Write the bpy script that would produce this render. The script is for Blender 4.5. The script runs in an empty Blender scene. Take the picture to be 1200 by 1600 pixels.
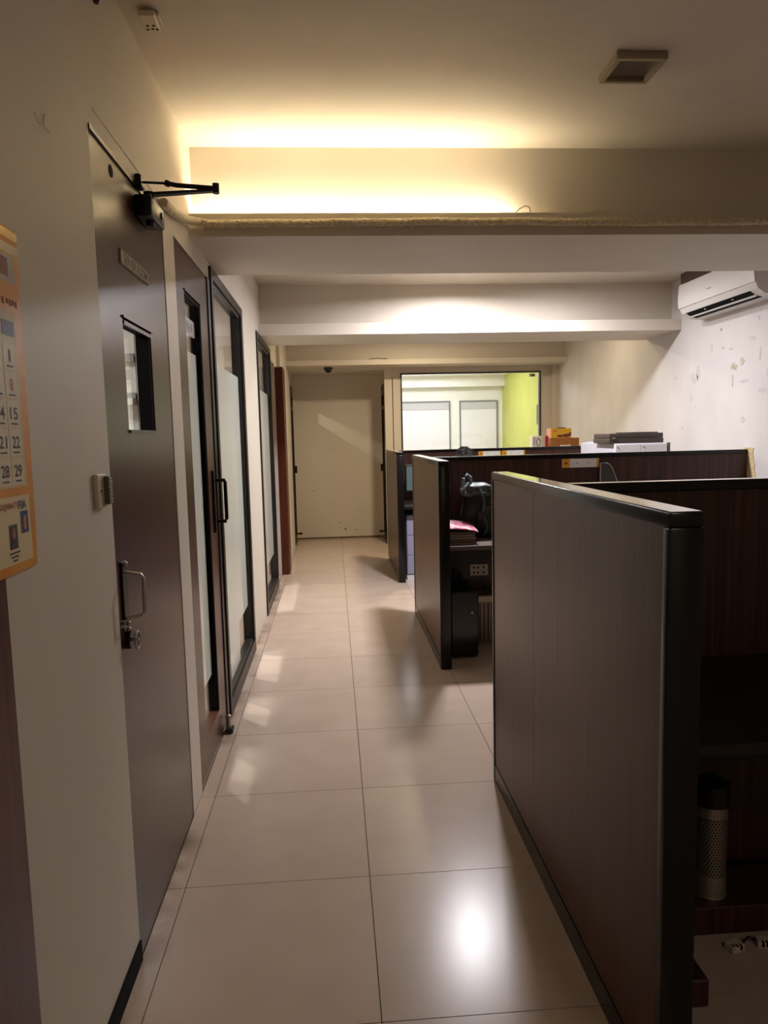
import bpy, bmesh, math, random
from mathutils import Matrix, Vector
random.seed(7)
PI = math.pi
sc = bpy.context.scene
COL = sc.collection

# ------------------------------------------------------------------ camera
F_PX, YAW, PITCH, ROLL = 1125.5432, 0.06787185, 0.10653638, -0.02340379
CAM_H = 1.4512
cy, sy = math.cos(YAW), math.sin(YAW)
cp, sp = math.cos(PITCH), math.sin(PITCH)
cr, sr = math.cos(ROLL), math.sin(ROLL)
base = Matrix(((1, 0, 0), (0, 0, -1), (0, 1, 0)))
Ry = Matrix(((cy, -sy, 0), (sy, cy, 0), (0, 0, 1)))
Rp = Matrix(((1, 0, 0), (0, cp, -sp), (0, sp, cp)))
Rr = Matrix(((cr, -sr, 0), (sr, cr, 0), (0, 0, 1)))
W2C = Rr @ Rp @ base @ Ry
Rb = W2C.transposed() @ Matrix(((1, 0, 0), (0, -1, 0), (0, 0, -1)))
cam_d = bpy.data.cameras.new('camera')
cam = bpy.data.objects.new('camera', cam_d)
COL.objects.link(cam)
cam.matrix_world = Matrix.Translation((0, 0, CAM_H)) @ Rb.to_4x4()
cam_d.sensor_fit = 'VERTICAL'
cam_d.sensor_height = 36.0
cam_d.lens = F_PX / 1600 * 36.0
cam_d.clip_start = 0.02
sc.camera = cam

# ------------------------------------------------------------------ light and exposure
sc.view_settings.view_transform = 'Standard'
sc.view_settings.look = 'None'
sc.view_settings.gamma = 1.0
sc.view_settings.use_curve_mapping = False
sc.view_settings.exposure = 0.85
sc.cycles.max_bounces = 10
sc.cycles.diffuse_bounces = 6
sc.cycles.glossy_bounces = 5
sc.cycles.transparent_max_bounces = 12
sc.cycles.use_denoising = True
sc.cycles.caustics_reflective = True
sc.cycles.sample_clamp_indirect = 6.0
sc.cycles.blur_glossy = 0.5

world = bpy.data.worlds.new('world')
sc.world = world
world.use_nodes = True
world.node_tree.nodes['Background'].inputs[0].default_value = (0.9, 0.92, 1.0, 1)
world.node_tree.nodes['Background'].inputs[1].default_value = 0.15


def area(name, loc, sx, sy_, power, color, rot=(0, 0, 0), spread=PI):
    d = bpy.data.lights.new(name, 'AREA')
    d.shape = 'RECTANGLE'
    d.size, d.size_y = sx, sy_
    d.energy, d.color, d.spread = power, color, spread
    o = bpy.data.objects.new(name, d)
    COL.objects.link(o)
    o.location, o.rotation_euler = loc, rot
    return o


WARM = (1.0, 0.80, 0.52)
COOL = (0.98, 0.95, 1.0)
area('lamp_bay_two', (1.02, 5.44, 2.672), .20, .20, 47, COOL, spread=3.0)
area('fill_bay_two_right_wall', (1.95, 5.44, 2.672), .17, .17, 8, COOL)  # added fill that brightens the right wall
area('lamp_bay_three', (1.04, 7.9, 2.672), .17, .17, 24, (1.0, .82, .56))
area('lamp_bay_three_wall_side', (2.4, 7.3, 2.672), .17, .17, 3, (1.0, .82, .56))
area('mirrored_lamp_left_room', (-2.206, 5.42, 2.672), .15, .15, 55, COOL)  # added at the hall lamp's mirror point, stands in for light reflected by glass
area('fill_left_room', (-2.3, 4.2, 2.672), .8, .8, 40, COOL)  # added fill that brightens the frosted film from behind
area('lamp_far_room', (1.6, 11.0, 2.60), 1.2, 0.9, 36, (1.0, 0.95, 1.0))
area('patch_light_end_wall', (-1.36, 9.72, 2.38), .05, .05, 14, (1.0, .93, .78))  # added unseen light, throws the slanted bright patch on the end wall
area('fill_behind_camera', (1.1, -0.9, 2.68), .3, .3, 4.5, (1.0, .88, .74))  # added weak fill from behind the viewpoint
area('fill_server_room', (-2.2, 1.6, 2.66), .6, .6, 40, (1.0, .97, .94))  # added so the small door panel looks bright

# ------------------------------------------------------------------ helpers
LOCS = {}


def lin(c):
    out = []
    for v in c:
        v = v / 255.0
        out.append(v / 12.92 if v <= .04045 else ((v + .055) / 1.055) ** 2.4)
    return (*out, 1)


def newmat(name):
    m = bpy.data.materials.new(name)
    m.use_nodes = True
    nt = m.node_tree
    return m, nt, nt.nodes['Principled BSDF']


def mat(name, col, rough=.5, metal=0, spec=.5, noise=None, bump=0, coat=0, emit=0):
    """noise = (scale vec3, colour two, low, high)"""
    m, nt, b = newmat(name)
    b.inputs['Base Color'].default_value = lin(col)
    b.inputs['Roughness'].default_value = rough
    b.inputs['Metallic'].default_value = metal
    b.inputs['Specular IOR Level'].default_value = spec
    b.inputs['Coat Weight'].default_value = coat
    b.inputs['Coat Roughness'].default_value = .05
    if emit:
        b.inputs['Emission Color'].default_value = lin(col)
        b.inputs['Emission Strength'].default_value = emit
    if noise:
        sc_, c2, lo, hi = noise
        g = nt.nodes.new('ShaderNodeNewGeometry')
        mp = nt.nodes.new('ShaderNodeMapping')
        mp.inputs['Scale'].default_value = sc_
        nt.links.new(g.outputs['Position'], mp.inputs[0])
        n = nt.nodes.new('ShaderNodeTexNoise')
        n.inputs['Scale'].default_value = 1
        n.inputs['Detail'].default_value = 5
        nt.links.new(mp.outputs[0], n.inputs['Vector'])
        r = nt.nodes.new('ShaderNodeValToRGB')
        r.color_ramp.elements[0].position = lo
        r.color_ramp.elements[1].position = hi
        r.color_ramp.elements[0].color = lin(col)
        r.color_ramp.elements[1].color = lin(c2)
        nt.links.new(n.outputs[0], r.inputs[0])
        nt.links.new(r.outputs[0], b.inputs['Base Color'])
        if bump:
            bp = nt.nodes.new('ShaderNodeBump')
            bp.inputs['Strength'].default_value = bump
            bp.inputs['Distance'].default_value = .002
            nt.links.new(n.outputs[0], bp.inputs['Height'])
            nt.links.new(bp.outputs[0], b.inputs['Normal'])
    return m


def glass_mat(name, tint=(250, 252, 250), ior=1.55):
    m = bpy.data.materials.new(name)
    m.use_nodes = True
    nt = m.node_tree
    nt.nodes.clear()
    out = nt.nodes.new('ShaderNodeOutputMaterial')
    mx = nt.nodes.new('ShaderNodeMixShader')
    fr = nt.nodes.new('ShaderNodeFresnel')
    ge = nt.nodes.new('ShaderNodeNewGeometry')
    mi = nt.nodes.new('ShaderNodeMapRange')
    mi.inputs['To Min'].default_value = ior
    mi.inputs['To Max'].default_value = 1 / ior
    nt.links.new(ge.outputs['Backfacing'], mi.inputs[0])
    nt.links.new(mi.outputs[0], fr.inputs[0])
    tr = nt.nodes.new('ShaderNodeBsdfTransparent')
    tr.inputs[0].default_value = lin(tint)
    gl = nt.nodes.new('ShaderNodeBsdfGlossy')
    gl.inputs['Roughness'].default_value = 0.0
    nt.links.new(fr.outputs[0], mx.inputs[0])
    nt.links.new(tr.outputs[0], mx.inputs[1])
    nt.links.new(gl.outputs[0], mx.inputs[2])
    nt.links.new(mx.outputs[0], out.inputs[0])
    return m


def film_mat(name, col):
    m, nt, b = newmat(name)
    b.inputs['Base Color'].default_value = lin(col)
    b.inputs['Roughness'].default_value = .35
    b.inputs['Coat Weight'].default_value = 1
    b.inputs['Coat Roughness'].default_value = .03
    out = nt.nodes['Material Output']
    tl = nt.nodes.new('ShaderNodeBsdfTranslucent')
    tl.inputs[0].default_value = lin(col)
    mx = nt.nodes.new('ShaderNodeMixShader')
    mx.inputs[0].default_value = .45
    nt.links.new(b.outputs[0], mx.inputs[1])
    nt.links.new(tl.outputs[0], mx.inputs[2])
    nt.links.new(mx.outputs[0], out.inputs[0])
    return m


M = {}
M['paint'] = mat('cream wall paint', (212, 203, 188), .55, noise=((1.6, 1.6, .9), (205, 195, 180), .35, .7), bump=.15)
M['ceil'] = mat('ceiling paint', (206, 196, 180), .6, noise=((2.2, 2.2, 2.2), (199, 188, 173), .35, .7))
M['white'] = mat('white paint', (214, 210, 206), .55, noise=((3, 3, 2), (205, 200, 198), .35, .7), bump=.2)
M['farwhite'] = mat('far room white paint', (232, 232, 230), .5)
M['green'] = mat('lime green paint', (178, 186, 84), .5, noise=((3, 3, 3), (186, 192, 96), .4, .7))
M['lam'] = mat('brown wood laminate', (66, 36, 23), .30, noise=((70, 70, 2.2), (88, 53, 37), .35, .72), bump=.06, spec=.22)
M['redlam'] = mat('reddish dark wood laminate', (48, 22, 13), .42, noise=((65, 65, 1.2), (82, 42, 25), .42, .70), bump=.12)
M['doorlam'] = mat('door laminate', (64, 33, 22), .29, noise=((80, 80, 2.0), (80, 47, 34), .35, .72), bump=.03, spec=.30)
M['redwood'] = mat('red brown wood', (74, 28, 12), .4, noise=((60, 60, 2.0), (100, 44, 20), .36, .72), bump=.12)
M['black'] = mat('black trim', (20, 17, 16), .32, spec=.55)
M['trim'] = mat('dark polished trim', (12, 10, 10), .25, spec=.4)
M['cap'] = mat('trim top painted sheen', (190, 182, 164), .22, spec=.8, coat=1)  # pale base colour imitates the grazing sheen on the dark trim
M['alu'] = mat('dark brown aluminium', (36, 28, 24), .38, spec=.3)
M['steel'] = mat('brushed steel', (178, 168, 156), .42, metal=.75)
M['plastic'] = mat('black plastic', (16, 16, 17), .35)
M['metal_black'] = mat('black metal', (24, 21, 19), .35, metal=.4)
M['cream_plastic'] = mat('cream plastic', (205, 192, 168), .4)
M['acwhite'] = mat('white glossy plastic', (212, 208, 203), .3)
M['glass'] = glass_mat('clear window glass')
M['film'] = film_mat('frosted film', (216, 217, 211))
M['grey'] = mat('grey plastic', (90, 88, 86), .45)
M['reveal'] = mat('dark reveal', (9, 7, 6), .7, spec=.1)
M['led'] = mat('led strip', (255, 224, 165), emit=0)
nt_ = M['led'].node_tree
b_ = nt_.nodes['Principled BSDF']
b_.inputs['Emission Color'].default_value = (1.0, .93, .70, 1)
b_.inputs['Emission Strength'].default_value = 34
M['off_diffuser'] = mat('unlit diffuser', (82, 74, 62), .3)
M['lit_diffuser'] = mat('lit diffuser', (245, 243, 240), .4, emit=0)

# floor tile: polished vitrified, dirt only in the narrow strip by the wall
m, nt, b = newmat('polished floor tile')
g = nt.nodes.new('ShaderNodeNewGeometry')
oi = nt.nodes.new('ShaderNodeObjectInfo')
n1 = nt.nodes.new('ShaderNodeTexNoise')
n1.inputs['Scale'].default_value = 5
n1.inputs['Detail'].default_value = 6
nt.links.new(g.outputs['Position'], n1.inputs['Vector'])
r1 = nt.nodes.new('ShaderNodeValToRGB')
r1.color_ramp.elements[0].position = .3
r1.color_ramp.elements[1].position = .75
r1.color_ramp.elements[0].color = lin((184, 165, 149))
r1.color_ramp.elements[1].color = lin((191, 173, 157))
nt.links.new(n1.outputs[0], r1.inputs[0])
sx = nt.nodes.new('ShaderNodeSeparateXYZ')
nt.links.new(g.outputs['Position'], sx.inputs[0])
mr = nt.nodes.new('ShaderNodeMapRange')
mr.inputs['From Min'].default_value = -.50
mr.inputs['From Max'].default_value = -.60
nt.links.new(sx.outputs[0], mr.inputs[0])
n2 = nt.nodes.new('ShaderNodeTexNoise')
n2.inputs['Scale'].default_value = 4.5
n2.inputs['Detail'].default_value = 4
nt.links.new(g.outputs['Position'], n2.inputs['Vector'])
r2 = nt.nodes.new('ShaderNodeValToRGB')
r2.color_ramp.elements[0].position = .46
r2.color_ramp.elements[1].position = .66
nt.links.new(n2.outputs[0], r2.inputs[0])
mu = nt.nodes.new('ShaderNodeMath')
mu.operation = 'MULTIPLY'
nt.links.new(mr.outputs[0], mu.inputs[0])
nt.links.new(r2.outputs[0], mu.inputs[1])
mixc = nt.nodes.new('ShaderNodeMixRGB')
mixc.inputs[2].default_value = lin((104, 78, 52))
nt.links.new(mu.outputs[0], mixc.inputs[0])
nt.links.new(r1.outputs[0], mixc.inputs[1])
hs = nt.nodes.new('ShaderNodeHueSaturation')
mr2 = nt.nodes.new('ShaderNodeMapRange')
mr2.inputs['To Min'].default_value = .96
mr2.inputs['To Max'].default_value = 1.03
nt.links.new(oi.outputs['Random'], mr2.inputs[0])
nt.links.new(mr2.outputs[0], hs.inputs['Value'])
nt.links.new(mixc.outputs[0], hs.inputs['Color'])
nt.links.new(hs.outputs[0], b.inputs['Base Color'])
n3 = nt.nodes.new('ShaderNodeTexNoise')
n3.inputs['Scale'].default_value = 18
nt.links.new(g.outputs['Position'], n3.inputs['Vector'])
mr3 = nt.nodes.new('ShaderNodeMapRange')
mr3.inputs['To Min'].default_value = .20
mr3.inputs['To Max'].default_value = .32
nt.links.new(n3.outputs[0], mr3.inputs[0])
b.inputs['Roughness'].default_value = .235
b.inputs['Specular IOR Level'].default_value = .20
M['tile'] = m
M['grout'] = mat('dark grout', (70, 52, 38), .9)


class MB:
    """mesh builder in world coordinates"""

    def __init__(s):
        s.bm = bmesh.new()

    def box(s, x0, x1, y0, y1, z0, z1, bev=0, rot=None, seg=1):
        t = bmesh.new()
        bmesh.ops.create_cube(t, size=1)
        for v in t.verts:
            v.co = Vector(((v.co.x + .5) * (x1 - x0) + x0, (v.co.y + .5) * (y1 - y0) + y0, (v.co.z + .5) * (z1 - z0) + z0))
        if bev:
            bmesh.ops.bevel(t, geom=t.edges[:], offset=bev, segments=seg, affect='EDGES', profile=.5)
        if rot:
            c = Vector(((x0 + x1) / 2, (y0 + y1) / 2, (z0 + z1) / 2))
            bmesh.ops.rotate(t, cent=c, matrix=rot, verts=t.verts)
        s._add(t)
        return s

    def _add(s, t):
        me = bpy.data.meshes.new('t')
        t.to_mesh(me)
        s.bm.from_mesh(me)
        bpy.data.meshes.remove(me)
        t.free()

    def cyl(s, p0, p1, r0, r1=None, n=20, caps=True):
        r1 = r0 if r1 is None else r1
        p0, p1 = Vector(p0), Vector(p1)
        d = (p1 - p0)
        q = d.to_track_quat('Z', 'Y').to_matrix()
        t = bmesh.new()
        bmesh.ops.create_cone(t, cap_ends=caps, segments=n, radius1=r0, radius2=r1, depth=d.length)
        bmesh.ops.rotate(t, cent=(0, 0, 0), matrix=q, verts=t.verts)
        bmesh.ops.translate(t, vec=(p0 + p1) / 2, verts=t.verts)
        s._add(t)
        return s

    def sphere(s, c, r, sx=1, sy=1, sz=1, u=16, v=10):
        t = bmesh.new()
        bmesh.ops.create_uvsphere(t, u_segments=u, v_segments=v, radius=r)
        for w in t.verts:
            w.co = Vector((w.co.x * sx + c[0], w.co.y * sy + c[1], w.co.z * sz + c[2]))
        s._add(t)
        return s

    def tube(s, pts, r, n=10, rfun=None):
        pts = [Vector(p) for p in pts]
        rings = []
        for i, p in enumerate(pts):
            d = (pts[min(i + 1, len(pts) - 1)] - pts[max(i - 1, 0)]).normalized()
            up = Vector((0, 0, 1)) if abs(d.z) < .9 else Vector((1, 0, 0))
            a = d.cross(up).normalized()
            c = d.cross(a)
            rr = rfun(i) if rfun else r
            rings.append([s.bm.verts.new(p + (a * math.cos(2 * PI * k / n) + c * math.sin(2 * PI * k / n)) * rr) for k in range(n)])
        for i in range(len(rings) - 1):
            for k in range(n):
                s.bm.faces.new((rings[i][k], rings[i][(k + 1) % n], rings[i + 1][(k + 1) % n], rings[i + 1][k]))
        s.bm.faces.new(rings[0])
        s.bm.faces.new(rings[-1])
        return s

    def prism(s, pts, vec):
        """extrude closed polygon pts (3d) along vec"""
        vec = Vector(vec)
        a = [s.bm.verts.new(Vector(p)) for p in pts]
        b2 = [s.bm.verts.new(Vector(p) + vec) for p in pts]
        s.bm.faces.new(a)
        s.bm.faces.new(b2[::-1])
        k = len(pts)
        for i in range(k):
            s.bm.faces.new((a[i], a[(i + 1) % k], b2[(i + 1) % k], b2[i]))
        return s

    def build(s, name, material, parent=None, smooth=False, label=None):
        bmesh.ops.recalc_face_normals(s.bm, faces=s.bm.faces)
        off = LOCS.get(parent.name, Vector((0, 0, 0))) if parent else None
        me = bpy.data.meshes.new(name)
        if parent is None:
            xs = [v.co for v in s.bm.verts]
            lo = Vector((min(v.x for v in xs), min(v.y for v in xs), min(v.z for v in xs)))
            hi = Vector((max(v.x for v in xs), max(v.y for v in xs), max(v.z for v in xs)))
            off = Vector(((lo.x + hi.x) / 2, (lo.y + hi.y) / 2, lo.z))
        bmesh.ops.translate(s.bm, vec=-off, verts=s.bm.verts)
        s.bm.to_mesh(me)
        s.bm.free()
        if smooth:
            for p in me.polygons:
                p.use_smooth = True
            me.set_sharp_from_angle(angle=math.radians(40))
        me.materials.append(material)
        o = bpy.data.objects.new(name, me)
        COL.objects.link(o)
        if parent:
            o.parent = parent
            LOCS[o.name] = off
        else:
            o.location = off
            LOCS[o.name] = off
        if label:
            o['label'] = label
        return o


def B(*a, **k):
    return MB().box(*a, **k)


def tag(o, label, cat, group=None, kind=None):
    o['label'] = label
    if cat:
        o['category'] = cat
    if group:
        o['group'] = group
    if kind:
        o['kind'] = kind
    return o


def thing(name, loc, label, cat, group=None, kind=None):
    o = bpy.data.objects.new(name, None)
    COL.objects.link(o)
    o.location = loc
    o.empty_display_size = .1
    LOCS[o.name] = Vector(loc)
    return tag(o, label, cat, group, kind)


def text_mesh(txt, name, material, origin, right, up, height, width=None, parent=None, depth=.0015, label=None):
    """flat lettering; origin = lower left corner in world coordinates"""
    cu = bpy.data.curves.new('t', 'FONT')
    cu.body = txt
    cu.size = 1
    cu.offset = .018
    ob = bpy.data.objects.new('t', cu)
    COL.objects.link(ob)
    dg = bpy.context.evaluated_depsgraph_get()
    me = bpy.data.meshes.new_from_object(ob.evaluated_get(dg))
    bpy.data.objects.remove(ob)
    xs = [v.co.x for v in me.vertices]
    ys = [v.co.y for v in me.vertices]
    x0, x1, y0, y1 = min(xs), max(xs), min(ys), max(ys)
    right, up, origin = Vector(right), Vector(up), Vector(origin)
    nrm = right.cross(up)
    sy_ = height / (y1 - y0)
    sx_ = (width / (x1 - x0)) if width else sy_
    off = LOCS.get(parent.name, Vector((0, 0, 0))) if parent else Vector((0, 0, 0))
    for v in me.vertices:
        v.co = origin + right * ((v.co.x - x0) * sx_) + up * ((v.co.y - y0) * sy_) + nrm * depth - off
    me.materials.clear()
    me.materials.append(material)
    o = bpy.data.objects.new(name, me)
    COL.objects.link(o)
    if parent:
        o.parent = parent
    if label:
        o['label'] = label
    return o


# ------------------------------------------------------------------ setting: floor
WX = -.583          # left wall face
RX = 2.98           # right wall face
CZ = 2.71           # ceiling
fl = B(-3.4, 3.7, -1.7, 12.7, -.12, -.006).build('floor', M['grout'])
tag(fl, 'floor laid with large polished beige tiles along the corridor', None, kind='structure')
xb = [WX, -.523, .077, .677, 1.277, 1.877, 2.477, RX]
yb = [-1.6] + [1.644 + .6 * j for j in range(-5, 15)] + [10.22]
G = .0013
meshes = {}
for j in range(len(yb) - 1):
    for i in range(len(xb) - 1):
        x0, x1, y0, y1 = xb[i] + G, xb[i + 1] - G, yb[j] + G, yb[j + 1] - G
        if x0 > .7 and y0 > 9.5:
            continue
        if x0 > .7 and y1 > 9.5:
            y1 = 9.5
        key = (round(x1 - x0, 3), round(y1 - y0, 3))
        if key not in meshes:
            w, d = (x1 - x0) / 2, (y1 - y0) / 2
            t = bmesh.new()
            bmesh.ops.create_cube(t, size=1)
            for v in t.verts:
                v.co = Vector((v.co.x * 2 * w, v.co.y * 2 * d, v.co.z * .006 - .003))
            me = bpy.data.meshes.new('tile')
            t.to_mesh(me)
            t.free()
            me.materials.append(M['tile'])
            meshes[key] = me
        o = bpy.data.objects.new('tile', meshes[key])
        COL.objects.link(o)
        o.parent = fl
        o.location = Vector(((x0 + x1) / 2, (y0 + y1) / 2, 0)) - LOCS['floor']
# plain floors of the side rooms
B(-3.3, WX - .005, -.2, 10.22, -.006, 0).build('tile', M['tile'], fl)
B(.7, 3.6, 9.62, 12.6, -.006, 0).build('tile', M['tile'], fl)

# ------------------------------------------------------------------ setting: walls and ceiling
c = B(-3.4, 3.7, -1.7, 12.7, CZ, CZ + .12).build('ceiling', M['ceil'])
tag(c, 'plain off-white plaster ceiling', None, kind='structure')

D1 = (1.925, 2.705, 0, 2.235)
D2 = (2.885, 3.665, 0, 2.225)
G1 = (3.675, 4.90, 0, 2.295)
G2 = (5.83, 7.035, 0, 2.295)
D4 = (7.04, 7.60, 0, 2.20)
D3 = (.45, 1.292, 0, 2.25)
wl = MB()
ops = [D3, D1, D2, G1, G2, D4]
WT = .12
y = -1.6
for (a, b2, z0, z1) in ops:
    if a - y > 1e-4:
        wl.box(WX - WT, WX, y, a, 0, CZ)
    wl.box(WX - WT, WX, a, b2, z1, CZ)
    y = b2
wl.box(WX - WT, WX, y, 7.9, 0, CZ)
V0, V1 = 9.60, 10.12
wl.box(WX - WT, -.545, 7.9, V0, 0, CZ)
wl.box(WX - WT, -.545, V0, V1, 2.13, CZ)
wl.box(WX - WT, -.545, V1, 10.22, 0, CZ)
w = wl.build('wall_left', M['paint'])
tag(w, 'long cream painted wall on the left with doors and glass panels', None, kind='structure')
# faint raised plaster line above the door, small chipped mark
MB().box(WX, WX + .002, 1.97, 2.75, 2.287, 2.294).build('plaster_ridge', M['paint'], w)
mk = mat('bare plaster', (236, 228, 214), .7)
MB().tube([(WX + .001, 1.578, 2.118), (WX + .001, 1.60, 2.103), (WX + .001, 1.625, 2.112), (WX + .001, 1.632, 2.135)], .0012, 6) \
    .tube([(WX + .001, 1.622, 2.110), (WX + .001, 1.655, 2.106)], .001, 6).build('scratch', mk, w, label='pale curved scratch in the paint')

wr = B(RX, RX + .12, -1.6, 12.6, 0, CZ).build('wall_right', M['white'])
tag(wr, 'white painted wall on the right with scuffs and peeling paint', None, kind='structure')
chip = mat('flaked plaster', (204, 196, 180), .8, noise=((40, 40, 40), (170, 158, 138), .4, .6))
chip2 = mat('scuffed paint', (206, 202, 199), .7, noise=((40, 40, 40), (190, 186, 184), .4, .6))


def blob(cy_, cz_, ry, rz, n=12, j=.45):
    return [(RX, cy_ + math.cos(2 * PI * k / n) * ry * (1 + random.uniform(-j, j)), cz_ + math.sin(2 * PI * k / n) * rz * (1 + random.uniform(-j, j))) for k in range(n)]


for (yy, zz, ry, rz, mt) in [(5.22, 1.895, .055, .028, chip), (5.12, 1.925, .03, .03, chip), (5.82, 1.86, .05, .04, chip2), (5.75, 1.90, .03, .06, chip2),
                             (5.86, 1.70, .018, .03, chip2), (5.38, 2.05, .02, .012, chip), (5.28, 2.03, .028, .008, chip2), (4.99, 2.07, .05, .012, chip2),
                             (5.42, 2.19, .015, .012, chip), (4.93, 2.2, .012, .014, chip2), (6.15, 1.88, .02, .01, chip2), (5.10, 1.78, .06, .01, chip2),
                             (5.55, 2.07, .012, .03, chip2), (5.24, 1.80, .008, .045, chip), (4.86, 1.70, .05, .015, chip2), (4.80, 1.82, .02, .04, chip2),
                             (4.9, 1.95, .012, .04, chip2), (6.0, 1.45, .02, .012, chip2), (5.1, 1.5, .03, .02, chip2)]:
    MB().prism([(p[0] - .0015, p[1], p[2]) for p in blob(yy, zz, ry, rz)], (.0015, 0, 0)).build('paint_chip', mt, wr)
# crumbling plaster strip beside the end of the second partition
pts = []
for k in range(9):
    pts.append((RX - .004, 4.94 + random.uniform(-.02, .02) - .012 * k / 2, 1.30 - .03 * k))
pts += [(RX - .004, 5.06, 1.05), (RX - .004, 5.06, 1.30)]
MB().prism(pts, (.004, 0, 0)).build('plaster_patch', mat('raw plaster', (208, 186, 140), .9, noise=((90, 90, 90), (120, 84, 58), .55, .62)), wr,
                                    label='raw crumbling plaster strip at the partition end')

wb = B(-.7, 3.1, -1.7, -1.6, 0, CZ).build('wall_back', M['paint'])
tag(wb, 'plain wall behind the viewpoint', None, kind='structure')

# wall with the internal window, and the vestibule end
Y9, YE = 9.50, 10.22
W0, W1, WZ0, WZ1 = .90, 2.765, 1.05, 2.245
wf = MB()
wf.box(.69, W0, Y9, Y9 + .12, 0, CZ)
wf.box(W1, RX, Y9, Y9 + .12, 0, CZ)
wf.box(W0, W1, Y9, Y9 + .12, 0, WZ0)
wf.box(W0, W1, Y9, Y9 + .12, WZ1, CZ)
wf.box(.69, .81, Y9 + .12, V0, 0, CZ)
wf.box(.69, .81, V0, V1, 2.13, CZ)
wf.box(.69, .81, V1, YE, 0, CZ)
wf.box(2.90, 2.979, 9.42, Y9, 0, 2.32)
wf = wf.build('wall_front', M['paint'])
tag(wf, 'cream wall around the wide internal window at the far end', None, kind='structure')
we = B(-.70, .81, YE, YE + .12, 0, CZ).build('wall_end', M['paint'])
tag(we, 'scuffed blank wall closing the corridor', None, kind='structure')
st = mat('dark scuff', (128, 112, 92), .8)
for (xx, zz, r) in [(-.29, .69, .012), (-.05, .49, .010), (-.09, .19, .008), (.30, .11, .012), (.07, .22, .012), (.14, .13, .018), (-.25, .12, .008), (-.03, 1.28, .007)]:
    MB().prism([(xx + math.cos(k * PI / 4) * r * random.uniform(.5, 1.2), YE - .001, zz + math.sin(k * PI / 4) * r * random.uniform(.5, 1.2)) for k in range(8)],
               (0, .001, 0)).build('scuff', st, we)
MB().box(-.545, .69, YE - .006, YE, 0, .022).build('skirting_line', mat('grime line', (110, 88, 66), .8), we)

# ------------------------------------------------------------------ beams with ledges
def beam(nm, yl, yp, yb_, z0, z1, label, loops=False):
    x0, x1 = WX, RX
    if yl > 8:
        x0 = -.545
    mb = MB()
    mb.box(x0, x1, yl, yl + .025, z0, z1)              # upstand
    mb.box(x0, x1, yl + .025, yp, z0, z0 + .02)        # shelf bottom
    mb.box(x0, x1, yp, yb_, z0, CZ)                    # beam body
    o = mb.build(nm, M['paint'])
    return tag(o, label, None, kind='structure')


beam('trim_1', 3.232, 3.318, 3.975, 2.312, 2.408, 'nearest deep ceiling beam with a lit cove ledge')
beam('trim_2', 6.055, 6.24, 6.72, 2.281, 2.372, 'middle ceiling beam with white ledge')
beam('trim_3', 9.03, 9.14, 9.50, 2.318, 2.380, 'farthest ceiling beam with cream ledge above the window')
v = B(-.545, .69, Y9, YE, 2.30, 2.40).build('trim_4', M['paint'])
tag(v, 'lowered ceiling of the recess at the corridor end', None, kind='structure')

# led strip in the cove of the nearest beam
ls = B(WX + .03, .82, 3.266, 3.298, 2.376, 2.384, rot=Matrix.Rotation(.6, 3, 'X')).build('led_strip', M['led'])
tag(ls, 'glowing warm light strip hidden in the cove of the nearest beam', 'light')

# black skirting on the left wall
bb = B(WX, WX + .006, 1.30, 1.925, 0, .062, bev=.001).build('baseboard_left', M['reveal'])
tag(bb, 'black skirting between the near door and the server room door', None, kind='structure')

# side rooms
r_ = MB()
r_.box(-3.42, -3.3, -.2, 10.4, 0, CZ)
r_.box(-3.3, WX - WT, -.3, -.2, 0, CZ)
r_.box(-3.3, WX - WT, 2.75, 2.84, 0, CZ)
r_.box(-3.3, WX - WT, 7.1, 7.2, 0, CZ)
r_.box(-3.3, WX - WT, 10.22, 10.34, 0, CZ)
r_ = r_.build('wall_side_rooms', M['white'])
tag(r_, 'white walls of the rooms behind the doors and glass panels', None, kind='structure')
r_ = MB()
r_.box(.70, 3.1, 12.5, 12.6, 0, CZ)
r_.box(.70, .81, 10.34, 12.5, 0, CZ)
# stepped white soffits on the back wall
r_.box(.81, 2.98, 12.30, 12.5, 2.24, CZ)
r_.box(.81, 2.98, 12.0, 12.3, 2.42, CZ)
r_ = r_.build('wall_far_room', M['farwhite'])
tag(r_, 'white back wall of the bright room beyond the wide window', None, kind='structure')
gw = B(2.955, 2.979, 9.62, 12.5, 0, 2.70).build('wall_green', M['green'])
tag(gw, 'lime green wall inside the bright room', None, kind='structure')

# shutters on the far room's back wall
grey_line = mat('grey frame', (120, 122, 126), .4)
panelw = mat('panel white', (226, 226, 234), .4)
for i, (x0, x1) in enumerate([(1.05, 2.04), (2.20, 2.87)]):
    wn = thing('window_%d' % (4 + i), (x0, 12.48, .9),
               ['wider white blind panel in grey frame beyond the far window', 'narrower white blind panel beside the green wall'][i], None, kind='structure')
    fr = MB()
    fr.box(x0, x1, 12.47, 12.499, 1.98, 2.01).box(x0, x1, 12.47, 12.499, .9, .93)
    fr.box(x0, x0 + .025, 12.47, 12.499, .93, 1.98).box(x1 - .025, x1, 12.47, 12.499, .93, 1.98)
    fr.build('window_frame', grey_line, wn)
    B(x0 + .025, x1 - .025, 12.475, 12.499, .93, 1.86).build('blind', panelw, wn)
    B(x0 + .025, x1 - .025, 12.465, 12.499, 1.86, 1.98, bev=.004).build('blind_box', mat('blind box', (190, 190, 196), .4), wn)

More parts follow.
